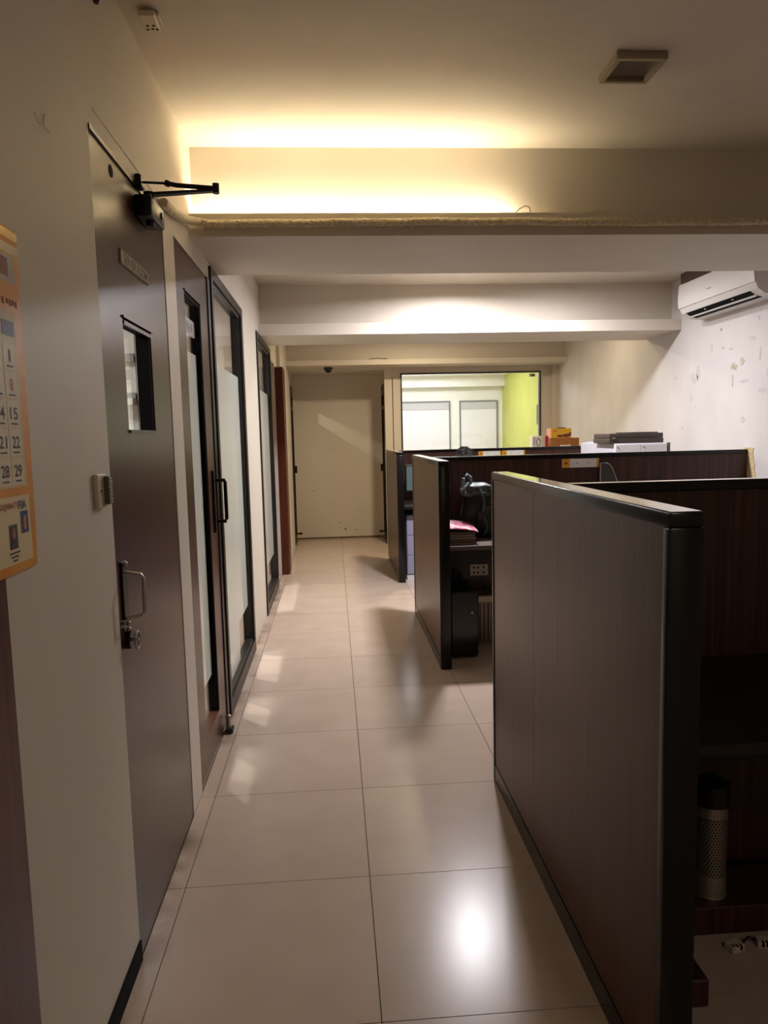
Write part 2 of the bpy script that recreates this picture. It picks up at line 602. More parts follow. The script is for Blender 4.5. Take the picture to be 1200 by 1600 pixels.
# ------------------------------------------------------------------ wide far window
wn = thing('window_3', (1.83, Y9, WZ0), 'wide internal window with thin black frame looking into bright room', None, kind='structure')
t = .018
fr = MB()
fr.box(W0, W1, Y9 - .012, Y9 + .05, WZ1 - t, WZ1).box(W0, W1, Y9 - .012, Y9 + .05, WZ0, WZ0 + t)
fr.box(W0, W0 + t, Y9 - .012, Y9 + .05, WZ0 + t, WZ1 - t).box(W1 - t, W1, Y9 - .012, Y9 + .05, WZ0 + t, WZ1 - t)
fr.build('window_frame', M['black'], wn)
B(W0 + t, 2.36, Y9 + .02, Y9 + .026, WZ0 + t, WZ1 - t).build('pane', M['glass'], wn)
B(2.364, W1 - t, Y9 + .02, Y9 + .026, WZ0 + t, WZ1 - t).build('pane', M['glass'], wn)
o = B(2.62, 2.70, Y9 + .03, Y9 + .04, 2.175, 2.215).build('sticker', mat('white sticker', (235, 235, 235), .5))
tag(o, 'small white sticker in the top right corner of the far window', 'sticker')
B(2.65, 2.69, Y9 + .028, Y9 + .030, 2.18, 2.208).build('mark', M['grey'], o)
o = B(2.938, 2.952, 9.95, 10.3, 1.55, 1.83).build('poster', mat('dark poster', (70, 62, 50), .5, noise=((30, 30, 30), (110, 100, 70), .45, .55)))
tag(o, 'dark framed notice on the lime green wall', 'notice')

# ------------------------------------------------------------------ left wall doors
def leaf_with_hole(y0, y1, z0, z1, hy0, hy1, hz0, hz1, x0, x1):
    mb = MB()
    mb.box(x0, x1, y0, hy0, z0, z1)
    mb.box(x0, x1, hy1, y1, z0, z1)
    mb.box(x0, x1, hy0, hy1, z0, hz0)
    mb.box(x0, x1, hy0, hy1, hz1, z1)
    bmesh.ops.remove_doubles(mb.bm, verts=mb.bm.verts, dist=1e-5)
    return mb


d = thing('door_1', (WX - .03, 2.31, 0), 'brown laminate door with a small vision panel and name sign', None, kind='structure')
leaf_with_hole(1.931, 2.697, .006, 2.226, 2.135, 2.452, 1.478, 1.80, WX - .05, WX - .002).build('door_leaf', M['doorlam'], d)
MB().box(WX - .06, WX + .004, 1.925, 2.705, 2.226, 2.238).build('door_frame', M['black'], d)
rv = MB()
rv.box(WX - .049, WX - .006, 2.440, 2.4515, 1.479, 1.799)
rv.box(WX - .049, WX - .006, 2.1355, 2.141, 1.479, 1.799)
rv.box(WX - .049, WX - .006, 2.141, 2.44, 1.793, 1.799)
rv.build('panel_reveal', M['reveal'], d)
mm = MB()
mm.box(WX - .002, WX + .004, 2.128, 2.462, 1.80, 1.806)
mm.box(WX - .006, WX + .001, 2.141, 2.44, 1.782, 1.793)
mm.build('bead', M['doorlam'], d)
MB().box(WX - .02, WX + .003, 2.14, 2.445, 1.474, 1.483).build('sill_bead', M['grey'], d)
B(WX - .042, WX - .038, 2.141, 2.440, 1.479, 1.793).build('pane', M['glass'], d)
MB().cyl((WX - .003, 2.107, 2.187), (WX - .0005, 2.107, 2.187), .017).build('screw_hole', M['reveal'], d)
# pull handle and lock, one thing with parts
h = MB()
hy = 1.985
h.tube([(WX - .002, hy, 1.098), (WX + .045, hy + .004, 1.088), (WX + .052, hy + .006, 1.078), (WX + .050, hy + .006, 1.02), (WX + .050, hy + .006, .982), (WX + .04, hy + .005, .972), (WX - .002, hy, .965)], .0045, 8)
h.build('door_handle', M['steel'], d, smooth=True)
B(WX - .002, WX + .004, hy - .02, hy + .022, .965, 1.125, bev=.0015).build('handle_plate', M['metal_black'], d)
MB().sphere((WX + .006, hy, 1.118), .008).sphere((WX + .006, hy, .952), .007).sphere((WX + .006, hy, .935), .007).build('rosette', M['steel'], d, smooth=True)
MB().cyl((WX - .002, hy + .006, .905), (WX + .012, hy + .006, .905), .026, .026, 24).build('lock_body', M['metal_black'], d, smooth=True)
rg = MB()
rg.tube([(WX + .026, hy + .006 + .021 * math.cos(k * PI / 10), .903 + .024 * math.sin(k * PI / 10)) for k in range(21)], .0035, 8)
rg.cyl((WX + .01, hy + .006, .905), (WX + .03, hy + .006, .905), .006)
rg.build('ring_knob', M['steel'], d, smooth=True)
# sign plate
sg = B(WX - .002, WX + .003, 2.143, 2.446, 1.951, 1.993).build('sign_plate', mat('silver sign plate', (176, 166, 152), .5, spec=.2), None)
tag(sg, 'grey name plate reading SERVER ROOM on the near brown door', 'sign')
text_mesh('SERVER ROOM', 'lettering', mat('dark lettering', (40, 32, 30), .5), (WX + .003, 2.165, 1.958), (0, 1, 0), (0, 0, 1), .027, .262, sg, .0006)
MB().box(WX + .003, WX + .0038, 2.145, 2.444, 1.9525, 1.9545).box(WX + .003, WX + .0038, 2.145, 2.444, 1.9895, 1.9915).build('border', M['grey'], sg)

# door closer
dc = thing('door_closer', (WX, 2.40, 2.14), 'black door closer with folded arm on the server room door', 'door closer')
B(WX - .001, WX + .052, 2.33, 2.50, 2.135, 2.20, bev=.006, seg=2).build('closer_body', M['metal_black'], dc, smooth=True)
for p0_, p1_, r0_ in (((WX + .03, 2.40, 2.20), (WX + .03, 2.40, 2.225), .017), ((WX + .03, 2.40, 2.12), (WX + .03, 2.40, 2.135), .014), ((WX + .052, 2.46, 2.17), (WX + .056, 2.46, 2.17), .011)):
    MB().cyl(p0_, p1_, r0_).build('pivot', M['metal_black'], dc, smooth=True)
B(WX + .008, WX + .045, 2.505, 2.52, 2.145, 2.19, bev=.003).build('end_cap', M['steel'], dc)
am = MB()
tipx, tipy = -.352, 2.45
am.prism([(WX + .026, 2.385, 2.213), (WX + .034, 2.412, 2.213), (tipx + .008, tipy + .008, 2.243), (tipx + .008, tipy - .010, 2.243)], (0, 0, .008))
am.build('lower_arm', M['metal_black'], dc)
am = MB()
am.tube([(WX + .012, 2.37, 2.246), (WX + .09, 2.39, 2.249)], .004, 8)
am.tube([(WX + .09, 2.39, 2.249), (WX + .115, 2.41, 2.25), (tipx, tipy, 2.254)], .0075, 8)
am.cyl((tipx, tipy, 2.238), (tipx, tipy, 2.268), .011)
am.cyl((WX + .088, 2.391, 2.242), (WX + .092, 2.392, 2.256), .009)
am.build('upper_arm', M['metal_black'], dc, smooth=True)
B(WX, WX + .02, 2.345, 2.40, 2.228, 2.265, bev=.004).build('arm_bracket', M['metal_black'], dc)

# door 2: framed glass door
d = thing('door_2', (WX - .03, 3.27, 0), 'brown framed glass door with frosted film and black jamb', None, kind='structure')
leaf_with_hole(2.891, 3.60, .012, 2.214, 3.05, 3.402, .155, 2.055, WX - .045, WX - .002).build('door_leaf', M['doorlam'], d)
MB().box(WX - .09, WX + .004, 3.604, 3.665, 0, 2.225).box(WX - .06, WX - .012, 2.885, 3.604, 2.2155, 2.225).build('door_jamb', M['black'], d)
rv = MB()
rv.box(WX - .044, WX - .006, 3.392, 3.4015, .156, 2.054)
rv.box(WX - .044, WX - .006, 3.0505, 3.056, .156, 2.054)
rv.box(WX - .044, WX - .006, 3.056, 3.392, 2.046, 2.054)
rv.build('panel_reveal', M['reveal'], d)
MB().box(WX - .002, WX + .003, 3.042, 3.41, 2.055, 2.062).build('bead', M['doorlam'], d)
B(WX - .036, WX - .031, 3.056, 3.392, .156, 2.046).build('pane', M['glass'], d)
B(WX - .030, WX - .029, 3.056, 3.392, .335, 1.83).build('frosted_film', M['film'], d)
hb = MB()
hb.tube([(WX - .002, 3.55, 1.25), (WX + .05, 3.552, 1.25), (WX + .052, 3.552, 1.24), (WX + .052, 3.552, 1.06), (WX + .05, 3.552, 1.05), (WX - .002, 3.55, 1.05)], .009, 8)
hb.build('door_handle', M['metal_black'], d, smooth=True)
B(WX - .002, WX + .008, 3.50, 3.53, 1.0, 1.30, bev=.002).build('handle_plate', M['metal_black'], d)
ns = B(WX - .0285, WX - .0275, 3.058, 3.385, 1.905, 1.975).build('sticker_strip', mat('pale grey sticker', (168, 160, 150), .5))
tag(ns, 'pale sticker strip with small dark print high on the framed glass door', 'sign')
for k, (u, v2) in enumerate([(3.09, .8), (3.125, 1), (3.16, .7), (3.195, 1), (3.23, .9), (3.265, .6), (3.30, 1)]):
    B(WX - .0275, WX - .0270, u, u + .02, 1.922, 1.922 + .035 * v2).build('print_mark', M['grey'], ns)
# floor bolt by the door 2
fb = thing('floor_bolt', (WX + .02, 3.50, 0), 'small black and chrome floor bolt at foot of framed glass door', 'door bolt')
B(WX + .004, WX + .045, 3.47, 3.53, 0, .022, bev=.004).build('bolt_base', M['plastic'], fb)
MB().cyl((WX + .024, 3.50, .022), (WX + .024, 3.50, .07), .010).sphere((WX + .024, 3.50, .075), .014).build('bolt_barrel', M['steel'], fb, smooth=True)

# window 1 and 2
def glazed(nm, a, b2, ztop, fw0, fw1, label, film_notch, filmz):
    wn = thing(nm, (WX, (a + b2) / 2, 0), label, None, kind='structure')
    X0, X1 = WX - .06, WX + .012
    f = MB()
    f.box(X0, X1, a, b2, ztop - .055, ztop, bev=.002)
    f.box(X0, X1, a, b2, 0, .085, bev=.002)
    f.box(X0, X1, a, a + fw0, .085, ztop - .055, bev=.002)
    f.box(X0, X1, b2 - fw1, b2, .085, ztop - .055, bev=.002)
    f.build('window_frame', M['alu'], wn)
    i = MB()
    i.box(X0 + .02, X1 - .012, a + fw0, b2 - fw1, ztop - .075, ztop - .055)
    i.box(X0 + .02, X1 - .012, a + fw0, b2 - fw1, .085, .105)
    i.box(X0 + .02, X1 - .012, a + fw0, a + fw0 + .018, .105, ztop - .075)
    i.box(X0 + .02, X1 - .012, b2 - fw1 - .018, b2 - fw1, .105, ztop - .075)
    i.build('glazing_bead', M['black'], wn)
    y0, y1 = a + fw0 + .018, b2 - fw1 - .018
    B(WX - .030, WX - .024, y0, y1, .105, ztop - .075).build('pane', M['glass'], wn)
    if film_notch:
        n0, n1 = film_notch  # stretch of film added down to the rail to part the floor light patches
        f = MB()
        f.prism([(WX - .0235, p, q) for p, q in [(y0, filmz[0]), (n0, filmz[0]), (n0, .105), (n1, .105), (n1, filmz[0]), (y1, filmz[0]), (y1, filmz[1]), (y0, filmz[1])]], (.001, 0, 0))
        f.build('frosted_film', M['film'], wn)
    else:
        B(WX - .0235, WX - .0225, y0, y1, filmz[0], filmz[1]).build('frosted_film', M['film'], wn)
    return wn


glazed('window_1', 3.675, 4.90, 2.293, .05, .075, 'dark framed floor length glass panel beside the framed glass door', (3.97, 4.35), (.335, 1.845))
glazed('window_2', 5.83, 7.035, 2.291, .05, .06, 'farther dark framed floor length glass panel beside red brown wood post', None, (.335, 1.855))

# recessed wood and red-brown post
o = B(WX - .07, WX - .05, 7.04, 7.60, .002, 2.195).build('door_4', M['redwood'])
tag(o, 'narrow recessed red brown wooden door behind far glass panel', None, kind='structure')
o = B(WX + .001, -.498, 7.602, 7.895, 0, 2.175, bev=.003).build('wooden_post', M['redwood'])
tag(o, 'tall red brown wooden post standing out from the left wall', 'post')

# near wooden door at the left edge
d = thing('door_3', (WX - .03, .87, 0), 'dark red brown wooden door edge below the calendar', None, kind='structure')
B(WX - .05, WX + .002, .455, 1.290, .003, 2.245).build('door_leaf', M['redwood'], d)

# vestibule doors
def vdoor(nm, x0, x1, label, clear):
    d = thing(nm, ((x0 + x1) / 2, 9.86, 0), label, None, kind='structure')
    f = MB()
    f.box(x0, x1, V0 + .002, V0 + .05, 0, 2.128).box(x0, x1, V1 - .05, V1 - .002, 0, 2.128)
    f.box(x0, x1, V0 + .05, V1 - .05, 1.988, 2.128).box(x0, x1, V0 + .05, V1 - .05, 1.80, 1.85).box(x0, x1, V0 + .05, V1 - .05, 0, .10)
    f.build('door_frame', M['alu'], d)
    xm = (x0 + x1) / 2
    B(xm - .003, xm + .003, V0 + .05, V1 - .05, 1.85, 1.988).build('pane', M['glass'], d)
    B(xm - .003, xm + .003, V0 + .05, V1 - .05, .10, 1.80).build('frosted_film', M['film'], d)
    s = 1 if x0 < 0 else -1
    e = x1 if s > 0 else x0
    MB().cyl((e, V1 - .03, .10), (e + s * .05, V1 - .03, .10), .012).sphere((e + s * .055, V1 - .03, .10), .018).build('door_stop', M['metal_black'], d, smooth=True)
    MB().box(min(e, e + s * .03), max(e, e + s * .03), V1 - .035, V1 - .02, .95, 1.05).build('door_handle', M['metal_black'], d)
    return d


vdoor('door_5', -.60, -.540, 'narrow dark framed frosted glass door on the left of the end recess', True)
vdoor('door_6', .685, .745, 'narrow dark framed frosted glass door on the right of the end recess', False)
o = B(.79, .80, V0 - .1, V1 + .1, 0, 2.2).build('wall_recess_back', M['paint'])
tag(o, 'plain wall behind the right recess door', None, kind='structure')

# ------------------------------------------------------------------ wall things on the left
sw = thing('wall_switch', (WX, 1.825, 1.285), 'cream exit switch box with ribbed grey side beside the server room door', 'switch')
B(WX, WX + .012, 1.785, 1.855, 1.288, 1.372, bev=.003, seg=2).build('switch_plate', M['cream_plastic'], sw)
B(WX + .012, WX + .024, 1.83, 1.852, 1.295, 1.365, bev=.002).build('switch_block', M['grey'], sw)
rb = MB()
for k in range(9):
    rb.box(WX + .024, WX + .027, 1.831, 1.851, 1.298 + k * .0074, 1.302 + k * .0074)
rb.build('ribs', mat('silver ribs', (180, 175, 165), .3, metal=.6), sw)
MB().cyl((WX + .012, 1.807, 1.33), (WX + .014, 1.807, 1.33), .004).build('indicator', M['grey'], sw)

orn = thing('hanging_ornament', (WX, 1.99, 2.545), 'dark red tassel ornament hanging high on the left wall', 'ornament')
MB().cyl((WX + .02, 1.99, 2.60), (WX + .02, 1.99, 2.70), .024, .024).build('ornament_body', mat('dark red', (96, 24, 22), .5), orn)
MB().cyl((WX + .02, 1.99, 2.552), (WX + .02, 1.99, 2.60), .006, .022).build('tassel', mat('black red', (48, 14, 16), .6), orn)
MB().cyl((WX + .02, 1.99, 2.588), (WX + .02, 1.99, 2.594), .021, .0225).build('band', mat('pale band', (200, 160, 140), .5), orn)

# calendar
OR = mat('orange paper', (216, 132, 22), .45, noise=((9, 9, 9), (226, 158, 34), .35, .65))
PAPER = mat('cream paper', (222, 208, 176), .5)
cal = thing('wall_calendar', (WX, 1.25, 1.215), 'orange wall calendar with large dates hanging above wooden door edge', 'calendar')
poly = [(1.03, 1.215), (1.423, 1.218), (1.428, 1.30), (1.432, 1.5), (1.4335, 1.75), (1.436, 1.832), (1.430, 1.842), (1.03, 1.842)]
MB().prism([(WX + .001, a, b2) for a, b2 in poly], (.003, 0, 0)).build('sheet', OR, cal)
XS = WX + .004


def flat(nm, y0, y1, z0, z1, mt, lvl=0, lab=None):
    return B(XS + lvl * .0004, XS + .0004 + lvl * .0004, y0, y1, z0, z1).build(nm, mt, cal, label=lab)


gold = mat('gold strip', (190, 160, 96), .25, metal=.7)
flat('top_strip', 1.03, 1.4355, 1.822, 1.838, gold, 1)
flat('top_strip', 1.03, 1.4345, 1.795, 1.812, mat('silver strip', (200, 190, 170), .25, metal=.5), 1)
flat('picture', 1.16, 1.415, 1.742, 1.792, mat('picture grey', (188, 180, 170), .5), 0)
flat('picture_figure', 1.16, 1.388, 1.752, 1.785, mat('picture red', (120, 40, 34), .5), 1)
for k, yy in enumerate([1.355, 1.372, 1.384, 1.396, 1.408]):
    flat('heading_mark', yy, yy + .008, 1.700 + .003 * (k % 2), 1.712, mat('brown ink', (120, 52, 24), .6), 0)
NAVY = mat('navy ink', (40, 58, 104), .5)
INK = mat('black ink', (44, 38, 34), .6)
RED = mat('red ink', (168, 40, 30), .5)
flat('grid_panel', 1.08, 1.402, 1.372, 1.690, mat('pale yellow paper', (214, 190, 140), .5), 0)
flat('day_header', 1.344, 1.394, 1.645, 1.672, NAVY, 1)
rows = ['1', '8', '15', '22', '29']
prev = ['', '7', '14', '21', '28']
for r in range(5):
    zt = 1.632 - r * .0518
    for cidx in range(5):
        ya = 1.342 - cidx * .052
        flat('date_cell', ya, ya + .048, zt - .048, zt, PAPER, 1)
        n = int(rows[r]) - cidx
        if n < 1:
            continue
        s = str(n)
        wdt = .007 if s == '1' else .014 * len(s) + .003 * (len(s) - 1)
        text_mesh(s, 'date', RED if r == 1 and cidx == 0 else INK, (XS + .0009, ya + .025 - wdt / 2, zt - .034), (0, 1, 0), (0, 0, 1), .022, wdt, cal, .0003)
        flat('date_note', ya + .012, ya + .038, zt - .043, zt - .040, INK, 2)
# advert at the foot
flat('advert_panel', 1.08, 1.405, 1.234, 1.356, mat('advert paper', (226, 206, 160), .5), 0)
text_mesh('GUJARATI', 'advert_lettering', RED, (XS + .0009, 1.278, 1.332), (0, 1, 0), (0, 0, 1), .014, .072, cal, .0003)
text_mesh('FIA', 'advert_lettering', NAVY, (XS + .0009, 1.356, 1.331), (0, 1, 0), (0, 0, 1), .016, .034, cal, .0003)
flat('emblem', 1.362, 1.394, 1.286, 1.327, NAVY, 1)
flat('emblem_figure', 1.373, 1.384, 1.292, 1.318, mat('emblem orange', (190, 120, 70), .5), 2)
flat('portrait', 1.312, 1.345, 1.262, 1.306, mat('portrait backdrop', (62, 46, 42), .5), 1, 'small portrait of a person in a dark jacket')
MB().prism([(XS + .0009, 1.3285 + .0075 * math.cos(k * PI / 6), 1.290 + .011 * math.sin(k * PI / 6)) for k in range(12)], (.0004, 0, 0)).build('portrait_face', mat('portrait skin', (150, 100, 74), .6), cal)
MB().prism([(XS + .0009, a, b2) for a, b2 in [(1.314, 1.263), (1.343, 1.263), (1.341, 1.273), (1.333, 1.279), (1.324, 1.279), (1.316, 1.273)]], (.0004, 0, 0)).build('portrait_jacket', mat('portrait jacket', (28, 26, 34), .6), cal)
for k in range(3):
    flat('caption_line', 1.308 + k * .006, 1.350 - k * .006, 1.2535 - k * .007, 1.2565 - k * .007, INK, 1)

# ------------------------------------------------------------------ ceiling things
def fixture(x, y, lit, label):
    f = thing('ceiling_light', (x, y, CZ - .03), label, 'ceiling light')
    z0 = CZ - .026
    fr = MB()
    s, w_ = .088, .018
    fr.box(x - s, x + s, y - s, y - s + w_, z0, CZ - .001, bev=.002).box(x - s, x + s, y + s - w_, y + s, z0, CZ - .001, bev=.002)
    fr.box(x - s, x - s + w_, y - s + w_, y + s - w_, z0, CZ - .001).box(x + s - w_, x + s, y - s + w_, y + s - w_, z0, CZ - .001)
    fr.build('frame', mat('light frame', (150, 138, 116), .4), f)
    B(x - s + w_, x + s - w_, y - s + w_, y + s - w_, z0 + .012, z0 + .016).build('diffuser', M['lit_diffuser'] if lit else M['off_diffuser'], f)


fixture(1.074, 2.58, False, 'unlit square ceiling light in front of the nearest beam')
cr_ = thing('ceiling_rose', (-.503, 2.34, CZ - .03), 'small cream socket block on the ceiling by the left wall', 'ceiling socket')
B(-.535, -.475, 2.31, 2.375, CZ - .012, CZ, bev=.002).build('base_plate', M['cream_plastic'], cr_)
B(-.528, -.482, 2.28, 2.365, CZ - .028, CZ - .012, bev=.003).build('socket_block', M['cream_plastic'], cr_)
s = MB()
for k, (u, v2) in enumerate([(-.518, 2.355), (-.503, 2.352), (-.490, 2.354), (-.515, 2.335), (-.497, 2.334)]):
    s.box(u - .004, u + .004, v2 - .004, v2 + .004, CZ - .0285, CZ - .028)
s.build('terminals', M['reveal'], cr_)

# insulated pipe along the beam ledge
pip = thing('insulated_pipe', (1.2, 3.21, 2.34), 'cream tape wrapped pipe running along the ledge of nearest beam', 'pipe')
PR = .0165
pth = [(WX + .018, 2.66, 2.275), (WX + .018, 2.80, 2.287), (WX + .018, 2.95, 2.312), (WX + .018, 3.08, 2.340), (WX + .024, 3.16, 2.358), (WX + .045, 3.202, 2.366)]
n = 420
for k in range(n + 1):
    xx = WX + .075 + (RX - .001 - WX - .075) * k / n
    pth.append((xx, 3.2125, 2.362 + .0025 * math.sin(xx * 3.1) + .0012 * math.sin(xx * 17)))
tape = mat('wrapped tape', (222, 210, 176), .6, noise=((60, 60, 60), (188, 172, 136), .35, .65), bump=.6)
# helical wrap relief through geometry: radius changes along the length and around
mb = MB()
pts = [Vector(p) for p in pth]
rings, ns_ = [], 14
dist = 0
for i, p in enumerate(pts):
    if i:
        dist += (p - pts[i - 1]).length
    d_ = (pts[min(i + 1, len(pts) - 1)] - pts[max(i - 1, 0)]).normalized()
    a = d_.cross(Vector((0, 0, 1))).normalized()
    cc = d_.cross(a)
    ring = []
    for k in range(ns_):
        ang = 2 * PI * k / ns_
        ph = (dist / .045 + ang / (2 * PI)) % 1.0
        rr = PR * (.86 + .22 * ph)
        ring.append(mb.bm.verts.new(p + (a * math.cos(ang) + cc * math.sin(ang)) * rr))
    rings.append(ring)
for i in range(len(rings) - 1):
    for k in range(ns_):
        mb.bm.faces.new((rings[i][k], rings[i][(k + 1) % ns_], rings[i + 1][(k + 1) % ns_], rings[i + 1][k]))
mb.bm.faces.new(rings[0])
mb.bm.faces.new(rings[-1])
mb.build('pipe_wrap', tape, pip)
for xx in (-.52, .372, 1.35, 2.3):
    s = MB()
    s.tube([(xx, 3.231, 2.397), (xx, 3.205, 2.390), (xx, 3.191, 2.367), (xx, 3.205, 2.345), (xx, 3.231, 2.338)], .003, 6)
    s.box(xx - .006, xx + .006, 3.229, 3.232, 2.39, 2.403)
    s.build('pipe_clamp', M['cream_plastic'], pip)
wr_ = MB()
wr_.tube([(.83, 3.24, 2.408), (.845, 3.23, 2.422), (.87, 3.225, 2.434), (.89, 3.23, 2.430), (.897, 3.235, 2.409)], .0018, 6)
wr_ = wr_.build('loose_wire', M['metal_black'])
tag(wr_, 'thin loop of loose wire sticking up from the nearest beam ledge', 'wire')
wr_ = MB()
wr_.tube([(.47, 9.04, 2.381), (.50, 9.03, 2.392), (.54, 9.03, 2.390), (.58, 9.03, 2.396), (.63, 9.03, 2.388), (.68, 9.03, 2.389), (.70, 9.04, 2.381)], .004, 6)
wr_ = wr_.build('wire_bundle', M['metal_black'])
tag(wr_, 'short dark wire bundle lying on the farthest beam ledge', 'wire')

# cctv dome
dm = thing('dome_camera', (-.035, 9.30, 2.318), 'black dome camera under the farthest beam', 'camera')
MB().cyl((-.035, 9.30, 2.290), (-.035, 9.30, 2.317), .052, .058, 24).build('mount', M['plastic'], dm, smooth=True)
MB().sphere((-.035, 9.30, 2.285), .042, sz=.9).build('dome', M['plastic'], dm, smooth=True)

# air conditioner
ac = thing('air_conditioner', (2.87, 5.13, 2.30), 'white split air conditioner high on the right wall', 'air conditioner')
Y0, Y1 = 4.62, 5.66
prof = [(RX - .001, 2.585), (2.80, 2.585), (2.765, 2.565), (2.758, 2.45), (2.765, 2.385), (2.785, 2.345), (2.83, 2.315), (2.89, 2.302), (RX - .001, 2.300)]
MB().prism([(a, Y0 + .004, b2) for a, b2 in prof], (0, Y1 - Y0 - .008, 0)).build('body', M['acwhite'], ac)
pp = [(2.764, 2.560), (2.7565, 2.45), (2.7635, 2.388), (2.757, 2.387), (2.7505, 2.45), (2.758, 2.565)]
MB().prism([(a, Y0, b2) for a, b2 in pp], (0, Y1 - Y0, 0)).build('front_panel', M['acwhite'], ac)


def under(u):   # points along the curved underside
    a = [(2.785, 2.345), (2.83, 2.315), (2.89, 2.302)]
    if u < .5:
        q = u * 2
        return (a[0][0] + (a[1][0] - a[0][0]) * q, a[0][1] + (a[1][1] - a[0][1]) * q)
    q = (u - .5) * 2
    return (a[1][0] + (a[2][0] - a[1][0]) * q, a[1][1] + (a[2][1] - a[1][1]) * q)


for (u0, u1) in ((.02, .42), (.50, .86)):
    p0, p1 = under(u0), under(u1)
    MB().prism([(p0[0] - .001, Y0 + .10, p0[1] - .002), (p1[0] - .001, Y0 + .10, p1[1] - .002), (p1[0] + .002, Y0 + .10, p1[1] + .004), (p0[0] + .002, Y0 + .10, p0[1] + .004)],
               (0, Y1 - Y0 - .17, 0)).build('outlet_slot', M['reveal'], ac)
p0, p1 = under(.42), under(.50)
MB().prism([(p0[0] - .004, Y0 + .09, p0[1] - .008), (p1[0] - .002, Y0 + .09, p1[1] - .008), (p1[0], Y0 + .09, p1[1]), (p0[0], Y0 + .09, p0[1])], (0, Y1 - Y0 - .15, 0)).build('louver', M['acwhite'], ac)
for yy in (4.95, 5.32):
    p0 = under(.2)
    B(p0[0] - .006, p0[0] + .006, yy, yy + .01, p0[1] - .006, p0[1] + .004).build('vane_clip', M['acwhite'], ac)
B(2.7495, 2.751, 5.16, 5.22, 2.452, 2.458).build('badge', mat('badge grey', (120, 118, 116), .4), ac)
pl = B(2.79, 2.979, 4.5, 5.70, 2.587, 2.665).build('pelmet_board', mat('dark brown board', (70, 50, 38), .5))
tag(pl, 'dark brown wooden board above the air conditioner', 'board')
MB().sphere((2.785, 5.13, 2.615), .012).build('indicator', mat('yellow lamp', (200, 190, 40), .4), pl)

# ------------------------------------------------------------------ partitions
def partition(X0, X1, Y0, Y1, H, Yc, Xend, label, seam, trimw=.03, foot=True):
    p = thing('office_partition', ((X0 + X1) / 2, (Y0 + Y1) / 2, 0), label, 'partition')
    e = .004
    for (a, b2) in ((Y0 + trimw, seam - .001), (seam + .001, Y1 - .02)):
        B(X0 + e, X1 - e, a, b2, .075, H - trimw).build('panel', M['lam'], p)
    B(X0, X1, Y0, Y1, H - trimw, H, bev=.005, seg=2).build('top_trim', M['trim'], p, smooth=True)
    B(X0 + .005, X1 - .005, Y0 + .005, Y1 - .005, H, H + .0008).build('top_face', M['cap'], p, label='top face of the trim with sheen put into its pale colour')
    B(X0, X1, Y0, Y0 + trimw, .0, H - trimw, bev=.005, seg=2).build('end_trim', M['trim'], p, smooth=True)
    B(X0, X1, Y1 - .02, Y1, .0, H - trimw, bev=.003).build('end_trim', M['trim'], p)
    B(X0 + .002, X1 - .002, Y0 + trimw, Y1 - .02, 0, .072).build('base_rail', M['trim'], p)
    n = 2
    L = (Xend - X1) / n
    for k in range(n):
        B(X1 + L * k + .001, X1 + L * (k + 1) - .001, Yc, Yc + .045, .075, H - trimw).build('cross_panel', M['redlam'], p)
    B(X1, Xend, Yc - .004, Yc + .049, H - trimw, H, bev=.003).build('cross_trim', M['trim'], p)
    B(X1, Xend, Yc + .002, Yc + .043, H, H + .0008).build('top_face', M['cap'], p, label='top face of the cross trim with sheen put into its pale colour')
    B(X1, Xend, Yc, Yc + .045, 0, .075).build('cross_base', M['black'], p)
    return p


p1 = partition(.63, .70, 1.312, 2.86, 1.293, 2.09, RX - .01, 'nearest brown laminate office partition with dark polished trim', 2.26)
B(.70, .90, 1.61, 1.76, 0, .075, bev=.004).build('foot_block', M['redlam'], p1)
p2 = partition(.622, .69, 4.285, 5.72, 1.288, 5.01, RX - .006, 'middle brown laminate office partition reaching to the right wall', 5.2)
p3 = partition(.605, .672, 6.945, 8.30, 1.283, 7.68, 2.685, 'farthest brown laminate office partition with boxes behind it', 7.9)

# name plates on the cross panels
YEL = mat('yellow plate end', (226, 160, 28), .45)
PLW = mat('white plate', (232, 230, 226), .4)


def plate(x0, x1, yf, z0, z1, label):
    t_ = thing('name_plate', ((x0 + x1) / 2, yf, z0), label, 'name plate', 'name plates on the partition panels')
    B(x0, x1, yf - .006, yf, z0, z1).build('plate', PLW, t_)
    w_ = (x1 - x0)
    B(x0, x0 + w_ * .2, yf - .0075, yf - .006, z0, z1).build('end_block', YEL, t_)
    B(x1 - w_ * .06, x1, yf - .0075, yf - .006, z0, z1).build('end_block', YEL, t_)
    h_ = z1 - z0
    B(x0 + w_ * .06, x0 + w_ * .14, yf - .0085, yf - .0075, z0 + h_ * .4, z0 + h_ * .62).build('number_mark', mat('brown mark', (130, 60, 20), .5), t_)
    for u in (.4, .72):
        MB().cyl((x0 + w_ * u, yf - .007, z0 + h_ * .5), (x0 + w_ * u, yf - .006, z0 + h_ * .5), .004, n=8).build('screw', M['grey'], t_)
    return t_


plate(1.612, 1.878, 5.01, 1.190, 1.252, 'name plate with yellow end on the middle partition below its top edge')
plate(1.555, 1.80, 7.68, 1.196, 1.252, 'left of the two name plates on the farthest partition')
plate(1.812, 2.06, 7.68, 1.198, 1.254, 'right of the two name plates on the farthest partition')

